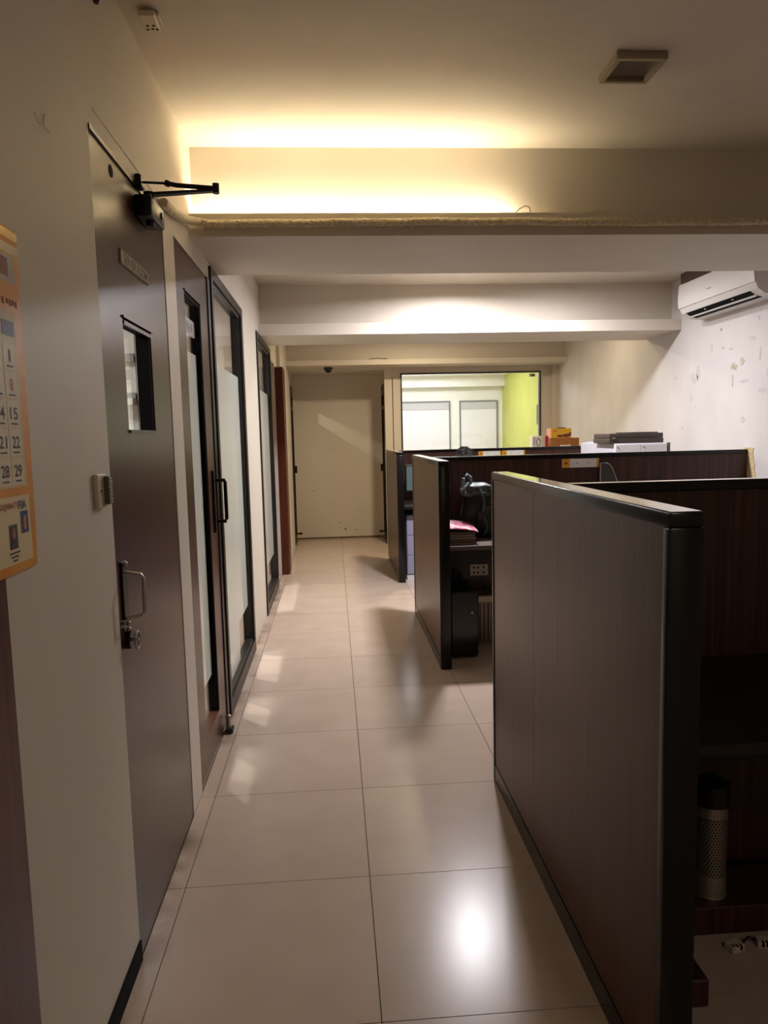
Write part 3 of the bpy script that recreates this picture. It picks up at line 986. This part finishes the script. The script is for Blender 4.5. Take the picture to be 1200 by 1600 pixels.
# ------------------------------------------------------------------ desks
def desk(x0, x1, y0, y1, label, z=.75, mt=None):
    t_ = thing('desk', ((x0 + x1) / 2, (y0 + y1) / 2, 0), label, 'desk')
    B(x0, x1, y0, y1, z - .028, z, bev=.003).build('desk_top', mt or M['redlam'], t_)
    B(x1 - .025, x1, y0 + .05, y1 - .01, 0, z - .028).build('end_support', M['redlam'], t_)
    B(x0 + .002, x1 - .026, y1 - .03, y1 - .012, .42, z - .028).build('modesty_board', M['black'], t_)
    return t_


desk(.702, 2.2, 1.478, 2.088, 'dark desk on the near side of the nearest partition', mt=M['black'])
deskgrey = mat('grey brown desk top', (92, 78, 72), .4)
desk(.692, 2.4, 4.40, 5.008, 'grey brown desk holding the bag and papers', mt=deskgrey)
desk(.692, 2.4, 5.057, 5.66, 'desk hidden behind the middle partition', mt=deskgrey)
desk(.674, 2.3, 6.97, 7.678, 'dark topped desk above the grey drawer unit', mt=M['black'])

# footplank, cylinder and plugs under near desk
pk = B(.94, 2.10, 1.86, 2.05, 0, .084, bev=.003).build('foot_plank', M['redlam'])
tag(pk, 'dark wooden foot plank under the nearest desk', 'plank')
cyl = thing('perforated_canister', (1.075, 1.935, .085), 'perforated steel canister with black lid on the foot plank', 'canister')
cx, cyy, cR = 1.072, 1.935, .0445
MB().cyl((cx, cyy, .0845), (cx, cyy, .150), cR, n=40).build('steel_band', M['steel'], cyl, smooth=True)
MB().cyl((cx, cyy, .331), (cx, cyy, .362), cR * .97, n=40).build('steel_band', M['steel'], cyl, smooth=True)
MB().cyl((cx, cyy, .3285), (cx, cyy, .332), cR * 1.04, n=40).build('rim', M['steel'], cyl, smooth=True)
MB().cyl((cx, cyy, .0845), (cx, cyy, .088), cR * 1.04, n=40).build('rim', M['steel'], cyl, smooth=True)
# perforated sleeve: real holes
sl = MB()
NC, NR = 30, 21
zA, zB = .150, .3285
bm = sl.bm
rowsN = NR
dz = (zB - zA) / NR
for r in range(NR):
    for k in range(NC):
        a0 = (k + (.5 if r % 2 else 0)) * 2 * PI / NC
        da = PI / NC
        zc = zA + dz * (r + .5)
        outer, inner = [], []
        for q in range(8):
            th = PI / 4 * q + PI / 8
            ox = max(-1, min(1, math.cos(th) * 1.0824))
            oz = max(-1, min(1, math.sin(th) * 1.0824))
            outer.append((a0 + ox * da, zc + oz * dz / 2))
            inner.append((a0 + math.cos(th) * da * .58, zc + math.sin(th) * dz * .40))
        corners = [(1, 1), (-1, 1), (-1, -1), (1, -1)]

        def P3(a, z):
            return bm.verts.new((cx + cR * .985 * math.cos(a), cyy + cR * .985 * math.sin(a), z))
        vi = [P3(*p) for p in inner]
        vo = [P3(*p) for p in outer]
        for q in range(8):
            bm.faces.new((vo[q], vo[(q + 1) % 8], vi[(q + 1) % 8], vi[q]))
        for (s1, s2) in corners:
            cc = P3(a0 + s1 * da, zc + s2 * dz / 2)
            near = sorted(range(8), key=lambda q: abs(outer[q][0] - (a0 + s1 * da)) / da + abs(outer[q][1] - (zc + s2 * dz / 2)) / (dz / 2))[:2]
            try:
                bm.faces.new((cc, vo[near[0]], vo[near[1]]))
            except ValueError:
                pass
sl.build('perforated_sleeve', M['steel'], cyl)
MB().cyl((cx, cyy, .15), (cx, cyy, .33), cR * .8, n=24).build('inner_core', M['plastic'], cyl)
MB().cyl((cx, cyy, .362), (cx, cyy, .425), cR * 1.08, cR * 1.08, n=32).cyl((cx, cyy, .425), (cx, cyy, .437), cR * 1.02, cR * .6, n=32).cyl((cx, cyy, .437), (cx, cyy, .45), .010).build('lid', M['plastic'], cyl, smooth=True)

for i, (px, py, rot, lab) in enumerate([(1.075, 1.80, .3, 'left cream cable connector lying on the floor under the nearest desk'),
                                       (1.165, 1.805, -.25, 'right cream cable connector lying on the floor under the nearest desk')]):
    t_ = thing('cable_connector', (px, py, 0), lab, 'connector')
    R_ = Matrix.Rotation(rot, 3, 'Z')
    B(px - .022, px + .022, py - .016, py + .016, 0, .020, bev=.002, rot=R_).build('connector_body', M['cream_plastic'], t_)
    s = MB()
    for k in range(3):
        s.box(px - .014 + k * .011, px - .009 + k * .011, py - .0165, py - .006, .008, .0205, rot=R_)
    s.build('contacts', M['reveal'], t_)
    MB().tube([(px + .02, py, .012), (px + .05, py + .02, .02), (px + .09, py + .01, .006), (px + .14, py + .03, .005)], .003, 6).build('lead', M['plastic'], t_)

# pc tower, power socket and metal case under second desk
pc = thing('computer_tower', (.81, 4.62, 0), 'black computer tower on the floor under the grey brown desk', 'computer')
B(.725, .90, 4.50, 4.92, .012, .44, bev=.006, seg=2).build('case', M['plastic'], pc)
B(.728, .897, 4.494, 4.50, .018, .434, bev=.002).build('front_bezel', mat('gloss black bezel', (12, 12, 13), .15), pc)
MB().cyl((.86, 4.491, .30), (.86, 4.495, .30), .008).build('power_button', M['steel'], pc)
for (a, b2) in ((.735, .755), (.87, .89)):
    B(a, b2, 4.52, 4.90, 0, .012).build('foot', M['plastic'], pc)
ms = thing('metal_case', (1.03, 4.82, 0), 'upright ribbed silver metal case beside the computer tower', 'case')
B(.955, 1.11, 4.78, 4.98, 0.0, .345, bev=.004).build('case', mat('dull aluminium', (150, 138, 122), .4, metal=.7), ms)
s = MB()
for k in range(5):
    s.box(.965 + k * .028, .973 + k * .028, 4.776, 4.78, .02, .29)
s.build('rib', mat('dark groove', (60, 52, 46), .5), ms)
B(.958, 1.107, 4.775, 4.78, .30, .335).build('label', PAPER, ms)
so = thing('power_socket', (1.0, 5.0, .45), 'cream power socket plate on the panel under the grey brown desk', 'socket')
B(.937, 1.066, 4.965, 4.977, .447, .528, bev=.002).build('plate', M['cream_plastic'], so)
s = MB()
for u in (.965, .995, 1.035):
    for v2 in (.468, .505):
        s.box(u - .006, u + .006, 4.963, 4.965, v2 - .006, v2 + .006)
s.build('socket_holes', M['reveal'], so)

# bag and papers on the desk
bag = thing('backpack', (.93, 4.78, .75), 'black backpack with blue grey handle standing on the desk', 'backpack')


def soft(cx_, cy_, cz_, sx_, sy_, sz_, seed, amp=.06, u=28, v2=18, taper=.2, pw=.6):
    rnd = random.Random(seed)
    ph = [rnd.uniform(0, 6.28) for _ in range(8)]
    t = bmesh.new()
    bmesh.ops.create_uvsphere(t, u_segments=u, v_segments=v2, radius=1)
    for w in t.verts:
        x, y, z = w.co
        f = lambda q: math.copysign(abs(q) ** pw, q)
        x, y, z = f(x), f(y), f(z)
        k = 1 - taper * max(0, z)
        wob = 1 + amp * (math.sin(5 * x + ph[0] + 3 * z) + math.sin(7 * z + ph[1] + 2 * y) * .7 + math.sin(11 * y + ph[2] + 4 * x) * .4)
        w.co = Vector((cx_ + x * sx_ * k * wob, cy_ + y * sy_ * k * wob, cz_ + z * sz_ * (1 + amp * .5 * math.sin(4 * x + ph[3]))))
    mb_ = MB()
    mb_._add(t)
    return mb_


bagm = mat('black nylon', (20, 22, 22), .55, noise=((60, 60, 60), (34, 38, 36), .4, .6), bump=.4)
soft(.985, 4.83, .925, .125, .10, .172, 3).build('bag_body', bagm, bag, smooth=True)
soft(1.02, 4.715, .86, .085, .045, .10, 5, taper=.05).build('front_pocket', bagm, bag, smooth=True)
soft(.955, 4.80, 1.07, .10, .085, .05, 8, amp=.09).build('top_flap', mat('dark grey green nylon', (52, 60, 58), .5, noise=((40, 40, 40), (84, 94, 92), .45, .6), bump=.4), bag, smooth=True)
MB().tube([(.855, 4.77, 1.09), (.862, 4.765, 1.15), (.885, 4.765, 1.175), (.908, 4.77, 1.155), (.915, 4.775, 1.09)], .012, 8).build('handle', mat('blue grey webbing', (116, 134, 150), .6), bag, smooth=True)
sv = MB()
sv.tube([(1.00, 4.76, 1.09), (1.06, 4.73, 1.06), (1.095, 4.71, .98), (1.085, 4.70, .88), (1.05, 4.69, .80), (1.06, 4.69, .77)], .011, 8)
sv.tube([(.96, 4.72, 1.08), (.985, 4.69, 1.0), (.975, 4.685, .92), (1.0, 4.67, .83), (.98, 4.68, .775)], .009, 8)
sv.build('shoulder_strap', mat('grey strap', (60, 68, 68), .55), bag, smooth=True)

z = .75
pals = [(150, 132, 112), (120, 104, 90), (168, 150, 128)]
for k in range(5):
    o = thing('ledger_book', (.80, 4.60, z), ['lowest', 'second lowest', 'middle', 'second highest', 'topmost'][k] + ' brown book in the pile under the pink magazine', 'book', 'books piled on the desk')
    h_ = .014 + .003 * (k % 2)
    xa, xb_ = .705 + .003 * (k % 3), .885 - .006 * (k % 2)
    B(xa, xb_, 4.462 + .004 * k, 4.70, z + .0015, z + h_ - .0015).build('pages', mat('pages', pals[k % 3], .8), o)
    B(xa - .001, xb_ + .003, 4.460 + .004 * k, 4.702, z, z + .0015).build('cover', mat('book cover', (62, 46, 40), .6), o)
    B(xa - .001, xb_ + .003, 4.460 + .004 * k, 4.702, z + h_ - .0015, z + h_).build('cover', mat('book cover', (62, 46, 40), .6), o)
    z += h_ + .0004
mg = MB()
top, bot = [], []
N = 16
for i in range(N + 1):
    u = i / N
    x_ = .702 + .20 * u
    zz = z + .026 * (1 - u ** 2.2) + .002
    top.append((x_, zz))
for i in range(N):
    (xa, za), (xb_, zb) = top[i], top[i + 1]
    vs = [mg.bm.verts.new(q) for q in ((xa, 4.465, za), (xb_, 4.475, zb), (xb_, 4.70, zb + .018), (xa, 4.69, za + .030))]
    mg.bm.faces.new(vs)
bmesh.ops.remove_doubles(mg.bm, verts=mg.bm.verts, dist=1e-5)
g2 = bmesh.ops.extrude_face_region(mg.bm, geom=mg.bm.faces[:])
bmesh.ops.translate(mg.bm, vec=(0, 0, -.006), verts=[v for v in g2['geom'] if isinstance(v, bmesh.types.BMVert)])
mag = thing('magazine', (.80, 4.58, z), 'glossy pink and white magazine curling on top of the pile of books', 'magazine')
mm_, nt, b = newmat('magazine print')
g = nt.nodes.new('ShaderNodeNewGeometry')
sx = nt.nodes.new('ShaderNodeTexNoise')
sx.inputs['Scale'].default_value = 14
nt.links.new(g.outputs['Position'], sx.inputs['Vector'])
rr = nt.nodes.new('ShaderNodeValToRGB')
e = rr.color_ramp
e.elements[0].position, e.elements[0].color = .42, lin((232, 214, 216))
e.elements[1].position, e.elements[1].color = .52, lin((206, 70, 110))
q = e.elements.new(.62)
q.color = lin((236, 210, 214))
nt.links.new(sx.outputs[0], rr.inputs[0])
nt.links.new(rr.outputs[0], b.inputs['Base Color'])
b.inputs['Roughness'].default_value = .3
mg.build('pages', mm_, mag, smooth=True)

# document holder leaning at the middle partition
o = MB().prism([(1.88, 4.985, .751), (2.08, 4.985, .751), (2.055, 4.988, 1.0), (2.00, 4.99, 1.10), (1.965, 4.99, 1.185), (1.945, 4.99, 1.210), (1.925, 4.99, 1.218), (1.88, 4.99, 1.219)], (0, .012, 0)) \
    .build('folder_body', mat('dark grey plastic', (76, 72, 70), .4))
tag(o, 'dark grey plastic document folder standing against the middle partition', 'folder')
MB().tube([(1.882, 4.983, .76), (1.882, 4.983, 1.219), (1.925, 4.983, 1.218), (1.945, 4.983, 1.210), (1.965, 4.983, 1.185), (2.00, 4.983, 1.10), (2.055, 4.981, 1.0), (2.078, 4.98, .76)], .003, 6).build('rim', mat('pale rim', (176, 170, 160), .4), o)
o.name = 'document_folder'

# grey drawer unit
dr = thing('drawer_unit', (.90, 7.25, 0), 'pale lilac grey drawer unit under the dark topped desk', 'drawer unit')
lil = mat('lilac grey steel', (146, 142, 164), .4)
B(.70, 1.10, 7.08, 7.55, .05, .655, bev=.003).build('body', lil, dr)
for k, (a, b2) in enumerate([(.455, .65), (.255, .45), (.06, .25)]):
    f_ = B(.705, 1.095, 7.068, 7.08, a, b2, bev=.002).build('drawer', lil, dr)
    B(.85, .95, 7.060, 7.068, b2 - .04, b2 - .025).build('handle', M['steel'], f_)
B(.70, 1.10, 7.075, 7.55, 0, .05).build('plinth', mat('white plinth', (206, 204, 206), .5), dr)
mo = thing('monitor', (.95, 7.40, .75), 'dark computer monitor partly hidden behind the middle partition', 'monitor')
B(.73, 1.18, 7.40, 7.43, .86, 1.14, bev=.004).build('screen', M['plastic'], mo)
B(.745, 1.165, 7.396, 7.40, .875, 1.125).build('display', mat('grey teal display', (96, 112, 112), .2), mo)
B(.92, .99, 7.42, 7.46, .77, .9).build('stand', M['plastic'], mo)
B(.86, 1.05, 7.36, 7.50, .75, .77, bev=.004).build('foot', M['plastic'], mo)

# ------------------------------------------------------------------ things behind the farthest partition
cb = thing('low_cabinet', (2.35, 8.0, 0), 'low grey cabinet behind the farthest partition', 'cabinet')
B(2.02, 2.68, 7.735, 8.25, .05, 1.276, bev=.004).build('body', M['grey'], cb)
B(2.03, 2.67, 7.74, 8.24, 0, .05).build('plinth', M['plastic'], cb)
for (a, b2) in ((2.025, 2.348), (2.352, 2.675)):
    dd = B(a, b2, 8.25, 8.265, .06, 1.265).build('door', M['grey'], cb)
    B(a + .15, a + .16, 8.265, 8.28, .6, .75).build('handle', M['steel'], dd)

ct = thing('carton', (2.5, 7.87, 1.277), 'brown cardboard carton under the yellow snack box', 'box')
B(2.375, 2.685, 7.75, 8.0, 1.277, 1.372, bev=.002).build('box_body', mat('brown cardboard', (170, 112, 50), .7, noise=((20, 20, 20), (156, 100, 44), .4, .6)), ct)
B(2.47, 2.59, 7.7485, 7.75, 1.277, 1.298).build('label', PLW, ct)
B(2.374, 2.686, 7.749, 8.001, 1.3715, 1.373).build('tape', mat('pale tape', (206, 170, 130), .5), ct)
sb = thing('snack_box', (2.45, 7.85, 1.374), 'yellow snack packet box with pictured food on top of brown carton', 'box')
B(2.375, 2.60, 7.76, 7.92, 1.374, 1.478, bev=.002).build('box_body', mat('yellow card', (232, 178, 18), .4), sb)
B(2.3735, 2.375, 7.762, 7.918, 1.376, 1.476).build('side_print', mat('pink print', (224, 160, 140), .5), sb)
B(2.47, 2.55, 7.80, 7.88, 1.478, 1.488, bev=.003).build('carry_handle', M['plastic'], sb)
for (xx, zz, rx, rz, c_) in [(2.475, 1.395, .035, .014, (112, 52, 20)), (2.545, 1.40, .045, .020, (120, 48, 22)), (2.525, 1.418, .028, .014, (226, 190, 90)), (2.465, 1.402, .018, .009, (206, 150, 60)), (2.585, 1.415, .012, .022, (100, 30, 30))]:
    MB().prism([(xx + math.cos(k * PI / 7) * rx, 7.7592 - rz * .02, zz + math.sin(k * PI / 7) * rz) for k in range(14)], (0, .0006, 0)).build('food_print', mat('food print', c_, .5), sb)
B(2.40, 2.44, 7.7590, 7.76, 1.448, 1.456).build('print_mark', mat('print brown', (150, 60, 20), .5), sb)
o = B(2.365, 2.395, 7.70, 7.735, 1.284, 1.40, bev=.002).build('small_red_box', mat('red card', (176, 26, 36), .5))
o.location.y += .06
o.location.x -= .05
tag(o, 'small red packet beside the brown carton', 'box')
wbx = thing('white_box', (2.22, 7.8, 1.277), 'white box with round grey drawing left of the brown carton', 'box')
B(2.165, 2.275, 7.76, 7.86, 1.277, 1.40, bev=.002).build('box_body', PLW, wbx)
MB().tube([(2.235 + .022 * math.cos(k * PI / 8), 7.759, 1.335 + .038 * math.sin(k * PI / 8)) for k in range(17)], .004, 6).build('drawing', M['grey'], wbx)
MB().box(2.175, 2.20, 7.7585, 7.76, 1.30, 1.385).build('print_mark', mat('pale grey print', (190, 190, 194), .5), wbx)

# white steel cabinet between second and third partitions
wc = thing('storage_cabinet', (2.6, 6.2, 0), 'white steel cabinet topped by the dark briefcase near right wall', 'cabinet')
B(2.285, 2.72, 5.745, 6.55, 0, 1.336, bev=.003).build('body', mat('pale grey steel', (196, 196, 206), .4), wc)
for (a, b2) in ((2.288, 2.501), (2.504, 2.717)):
    dd = B(a, b2, 5.733, 5.745, .04, 1.330, bev=.002).build('door', mat('white steel door', (226, 224, 224), .35), wc)
    MB().cyl((a + .02, 5.728, 1.305), (a + .02, 5.733, 1.305), .005, n=10).build('rivet', M['grey'], dd)
B(2.735, 2.75, 5.74, 5.77, 0, 1.336).build('edge_post', M['grey'], wc)
B(2.72, 2.735, 5.745, 5.765, .6, .62).build('post_bracket', M['grey'], wc)
bc = thing('briefcase', (2.5, 5.9, 1.336), 'dark brown hard case lying on the white steel cabinet', 'briefcase')
hc = mat('dark brown vinyl', (64, 54, 48), .4)
B(2.245, 2.70, 5.755, 6.12, 1.337, 1.378, bev=.004, seg=2).build('lower_shell', hc, bc)
B(2.247, 2.698, 5.757, 6.118, 1.379, 1.418, bev=.006, seg=2).build('upper_shell', hc, bc)
B(2.27, 2.29, 5.74, 5.756, 1.375, 1.385).build('catch', M['steel'], bc)
o = B(2.42, 2.66, 5.78, 6.05, 1.4185, 1.4255, bev=.002, rot=Matrix.Rotation(.05, 3, 'Z')).build('flat_folder', M['metal_black'])
tag(o, 'thin dark folder lying on top of the dark brown hard case', 'folder')
pz = B(2.31, 2.74 - .03, 6.14, 6.5, 1.337, 1.345).build('paper_sheets', mat('bluish paper', (200, 204, 220), .5))
tag(pz, 'pale loose papers on the rear top of the white cabinet', 'paper')

# ------------------------------------------------------------------ seated person behind the middle partition
def skin_obj(name, verts, edges, radii, material, parent=None, root=0, sub=2):
    me = bpy.data.meshes.new(name)
    off = LOCS.get(parent.name, Vector()) if parent else Vector()
    me.from_pydata([Vector(v) - off for v in verts], edges, [])
    o = bpy.data.objects.new(name, me)
    COL.objects.link(o)
    md = o.modifiers.new('skin', 'SKIN')
    for i, r in enumerate(radii):
        me.skin_vertices[0].data[i].radius = (r, r) if not isinstance(r, tuple) else r
        me.skin_vertices[0].data[i].use_root = (i == root)
    md.use_smooth_shade = True
    s_ = o.modifiers.new('sub', 'SUBSURF')
    s_.levels = s_.render_levels = sub
    me.materials.append(material)
    if parent:
        o.parent = parent
    return o


PX, PY = 1.07, 5.93
per = thing('person', (PX, PY, 0), 'seated person with short black hair hidden behind the middle partition', 'person')
SKIN = mat('skin', (168, 118, 92), .5)
HAIR = mat('black hair', (12, 10, 10), .8, spec=.15, noise=((90, 90, 30), (30, 26, 25), .4, .6), bump=.6)
SHIRT = mat('blue shirt', (70, 86, 110), .7)
TROU = mat('dark trousers', (34, 34, 40), .7)
V = [(PX, PY, .52), (PX, PY + .01, .64), (PX, PY, .80), (PX, PY - .02, .95), (PX, PY - .03, 1.05), (PX, PY - .035, 1.12)]
E_ = [(0, 1), (1, 2), (2, 3), (3, 4), (4, 5)]
Rr_ = [(.15, .12), (.14, .11), (.15, .11), (.13, .10), (.055, .055), (.052, .055)]
for s in (-1, 1):
    b0 = len(V)
    V += [(PX + s * .17, PY - .02, .985), (PX + s * .21, PY - .10, .82), (PX + s * .20, PY - .17, .78), (PX + s * .13, PY - .36, .80)]
    E_ += [(3, b0), (b0, b0 + 1), (b0 + 1, b0 + 2), (b0 + 2, b0 + 3)]
    Rr_ += [.058, .048, .042, .034]
skin_obj('torso', V, E_, Rr_, SHIRT, per)
V = [(PX, PY, .50)]
E_, Rr_ = [], [(.15, .12)]
for s in (-1, 1):
    b0 = len(V)
    V += [(PX + s * .09, PY - .03, .50), (PX + s * .11, PY - .22, .52), (PX + s * .12, PY - .40, .50), (PX + s * .12, PY - .38, .28), (PX + s * .12, PY - .36, .09)]
    E_ += [(0, b0), (b0, b0 + 1), (b0 + 1, b0 + 2), (b0 + 2, b0 + 3), (b0 + 3, b0 + 4)]
    Rr_ += [.09, .08, .062, .052, .042]
skin_obj('trousers', V, E_, Rr_, TROU, per)
for s in (-1, 1):
    soft(PX + s * .12, PY - .41, .038, .045, .125, .038, 4 + s, amp=.01, taper=.5).build('shoe', M['plastic'], per, smooth=True)
    hx, hy_, hz = PX + s * .12, PY - .38, .79
    V = [(hx, hy_ + .02, hz + .005), (hx - s * .01, hy_ - .03, hz - .008), (hx - s * .015, hy_ - .055, hz - .012)]
    E_ = [(0, 1), (1, 2)]
    Rr_ = [(.026, .02), (.036, .016), (.036, .014)]
    o = skin_obj('hand', V, E_, Rr_, SKIN, per, sub=1)
    for k, ln in enumerate((.062, .072, .068, .052)):
        fx = hx - .03 + k * .019 - s * .012
        skin_obj('finger', [(fx, hy_ - .055, hz - .012), (fx, hy_ - .055 - ln * .5, hz - .008), (fx, hy_ - .055 - ln * .8, hz - .018), (fx, hy_ - .055 - ln, hz - .026)],
                 [(0, 1), (1, 2), (2, 3)], [.009, .0085, .008, .007], SKIN, o if False else per, sub=1)
    skin_obj('thumb', [(hx - s * .03, hy_ - .0, hz), (hx - s * .055, hy_ - .03, hz - .006), (hx - s * .06, hy_ - .058, hz - .014)], [(0, 1), (1, 2)], [.011, .010, .008], SKIN, per, sub=1)
# head, tilted down to the desk
HC = Vector((PX, PY - .05, 1.215))
t = bmesh.new()
bmesh.ops.create_uvsphere(t, u_segments=32, v_segments=24, radius=1)
for w in t.verts:
    x, y_, z_ = w.co
    jaw = 1 - .30 * max(0, -z_) ** 1.3
    w.co = Vector((x * .075 * jaw, y_ * .095 * (1 - .12 * max(0, -z_)), z_ * .112))
    f = w.co
    if f.y < 0:
        nose = math.exp(-((f.x / .013) ** 2 + ((f.z + .012) / .022) ** 2))
        f.y -= .020 * nose
        f.y += .006 * (math.exp(-(((abs(f.x) - .03) / .014) ** 2 + ((f.z - .008) / .011) ** 2)))
        f.y -= .005 * math.exp(-((f.x / .024) ** 2 + ((f.z + .048) / .008) ** 2))
mb = MB()
mb._add(t)
ROT = Matrix.Rotation(.22, 3, 'X')
bmesh.ops.rotate(mb.bm, cent=(0, 0, 0), matrix=ROT, verts=mb.bm.verts)
bmesh.ops.translate(mb.bm, vec=HC, verts=mb.bm.verts)
mb.build('head', SKIN, per, smooth=True)


def hp(x, y_, z_):
    return HC + ROT @ Vector((x, y_, z_))


for s in (-1, 1):
    c_ = hp(s * .076, .005, -.005)
    MB().sphere(c_, .024, sx=.35, sy=.7, sz=1.2).build('ear', SKIN, per, smooth=True)
    c_ = hp(s * .030, -.083, .008)
    MB().sphere(c_, .010).build('eye', PLW, per, smooth=True)
    MB().sphere(c_ + Vector((0, -.0065, 0)), .005).build('pupil', HAIR, per, smooth=True)
    MB().tube([hp(s * .015, -.092, .026), hp(s * .032, -.088, .031), hp(s * .047, -.077, .025)], .003, 6).build('eyebrow', HAIR, per)
MB().tube([hp(-.022, -.088, -.049), hp(0, -.094, -.047), hp(.022, -.088, -.049)], .004, 6).build('mouth', mat('lips', (140, 80, 70), .5), per)
t = bmesh.new()
bmesh.ops.create_uvsphere(t, u_segments=40, v_segments=26, radius=1)
dele = []
for w in t.verts:
    x, y_, z_ = w.co
    if (y_ < -.25 and z_ < .42) or z_ < -.35:
        dele.append(w)
for w in t.verts:
    x, y_, z_ = w.co
    k = 1 + .035 * math.sin(17 * x + 9 * y_) + .03 * math.sin(23 * y_ + 14 * z_)
    w.co = HC + ROT @ Vector((x * .084 * k, y_ * .103 * k + .004, z_ * .120 * k + .004))
bmesh.ops.delete(t, geom=dele, context='VERTS')
mb = MB()
mb._add(t)
# loose tufts on the crown
rnd = random.Random(5)
for k in range(60):
    a = rnd.uniform(0, 2 * PI)
    r = rnd.uniform(0, .065)
    p0 = hp(math.cos(a) * r, math.sin(a) * r, .122 - r * r * 9)
    p1 = p0 + Vector((math.cos(a) * .018 + rnd.uniform(-.008, .008), math.sin(a) * .016 - .004, .006 + rnd.uniform(-.004, .006)))
    mb.cyl(p0 - Vector((0, 0, .006)), p1, .005, .001, n=5)
mb.build('hair', HAIR, per, smooth=True)

oc = thing('office_chair', (PX, PY + .02, 0), 'black office chair under the seated person', 'chair')
B(PX - .24, PX + .24, PY - .22, PY + .22, .33, .39, bev=.02, seg=3).build('seat', M['plastic'], oc, smooth=True)
B(PX - .21, PX + .21, PY + .19, PY + .24, .45, .93, bev=.018, seg=3).build('backrest', M['plastic'], oc, smooth=True)
B(PX - .03, PX + .03, PY + .20, PY + .25, .36, .50).build('back_bracket', M['metal_black'], oc)
MB().cyl((PX, PY, .10), (PX, PY, .33), .025).build('gas_column', M['steel'], oc, smooth=True)
for k in range(5):
    a = k * 2 * PI / 5 + .3
    lg = MB().tube([(PX, PY, .12), (PX + .26 * math.cos(a), PY + .26 * math.sin(a), .065)], .017, 8).build('leg', M['plastic'], oc)
    MB().cyl((PX + .26 * math.cos(a) - .012, PY + .26 * math.sin(a), .026), (PX + .26 * math.cos(a) + .012, PY + .26 * math.sin(a), .026), .026).build('castor', M['plastic'], lg)

# ------------------------------------------------------------------ white rack added to imitate the banded reflection in the server room door panel
rk = thing('added_rack', (-.95, 2.70, 1.3), 'added white rack with grey rails giving pale bands in the small panel of the server room door', 'rack')
B(-1.25, -.71, 2.72, 2.748, 1.30, 2.00).build('back_board', M['farwhite'], rk)
grey_rail = mat('pale grey rail', (168, 170, 172), .5)
for z0_, z1_ in ((1.735, 1.765), (1.605, 1.625), (1.45, 1.46)):
    B(-1.25, -.71, 2.70, 2.719, z0_, z1_).build('rail', grey_rail, rk)
B(-1.25, -.71, 2.66, 2.719, 1.580, 1.603).build('shelf', M['farwhite'], rk)
B(-.80, -.785, 2.705, 2.719, 1.37, 1.58).build('upright', grey_line, rk)
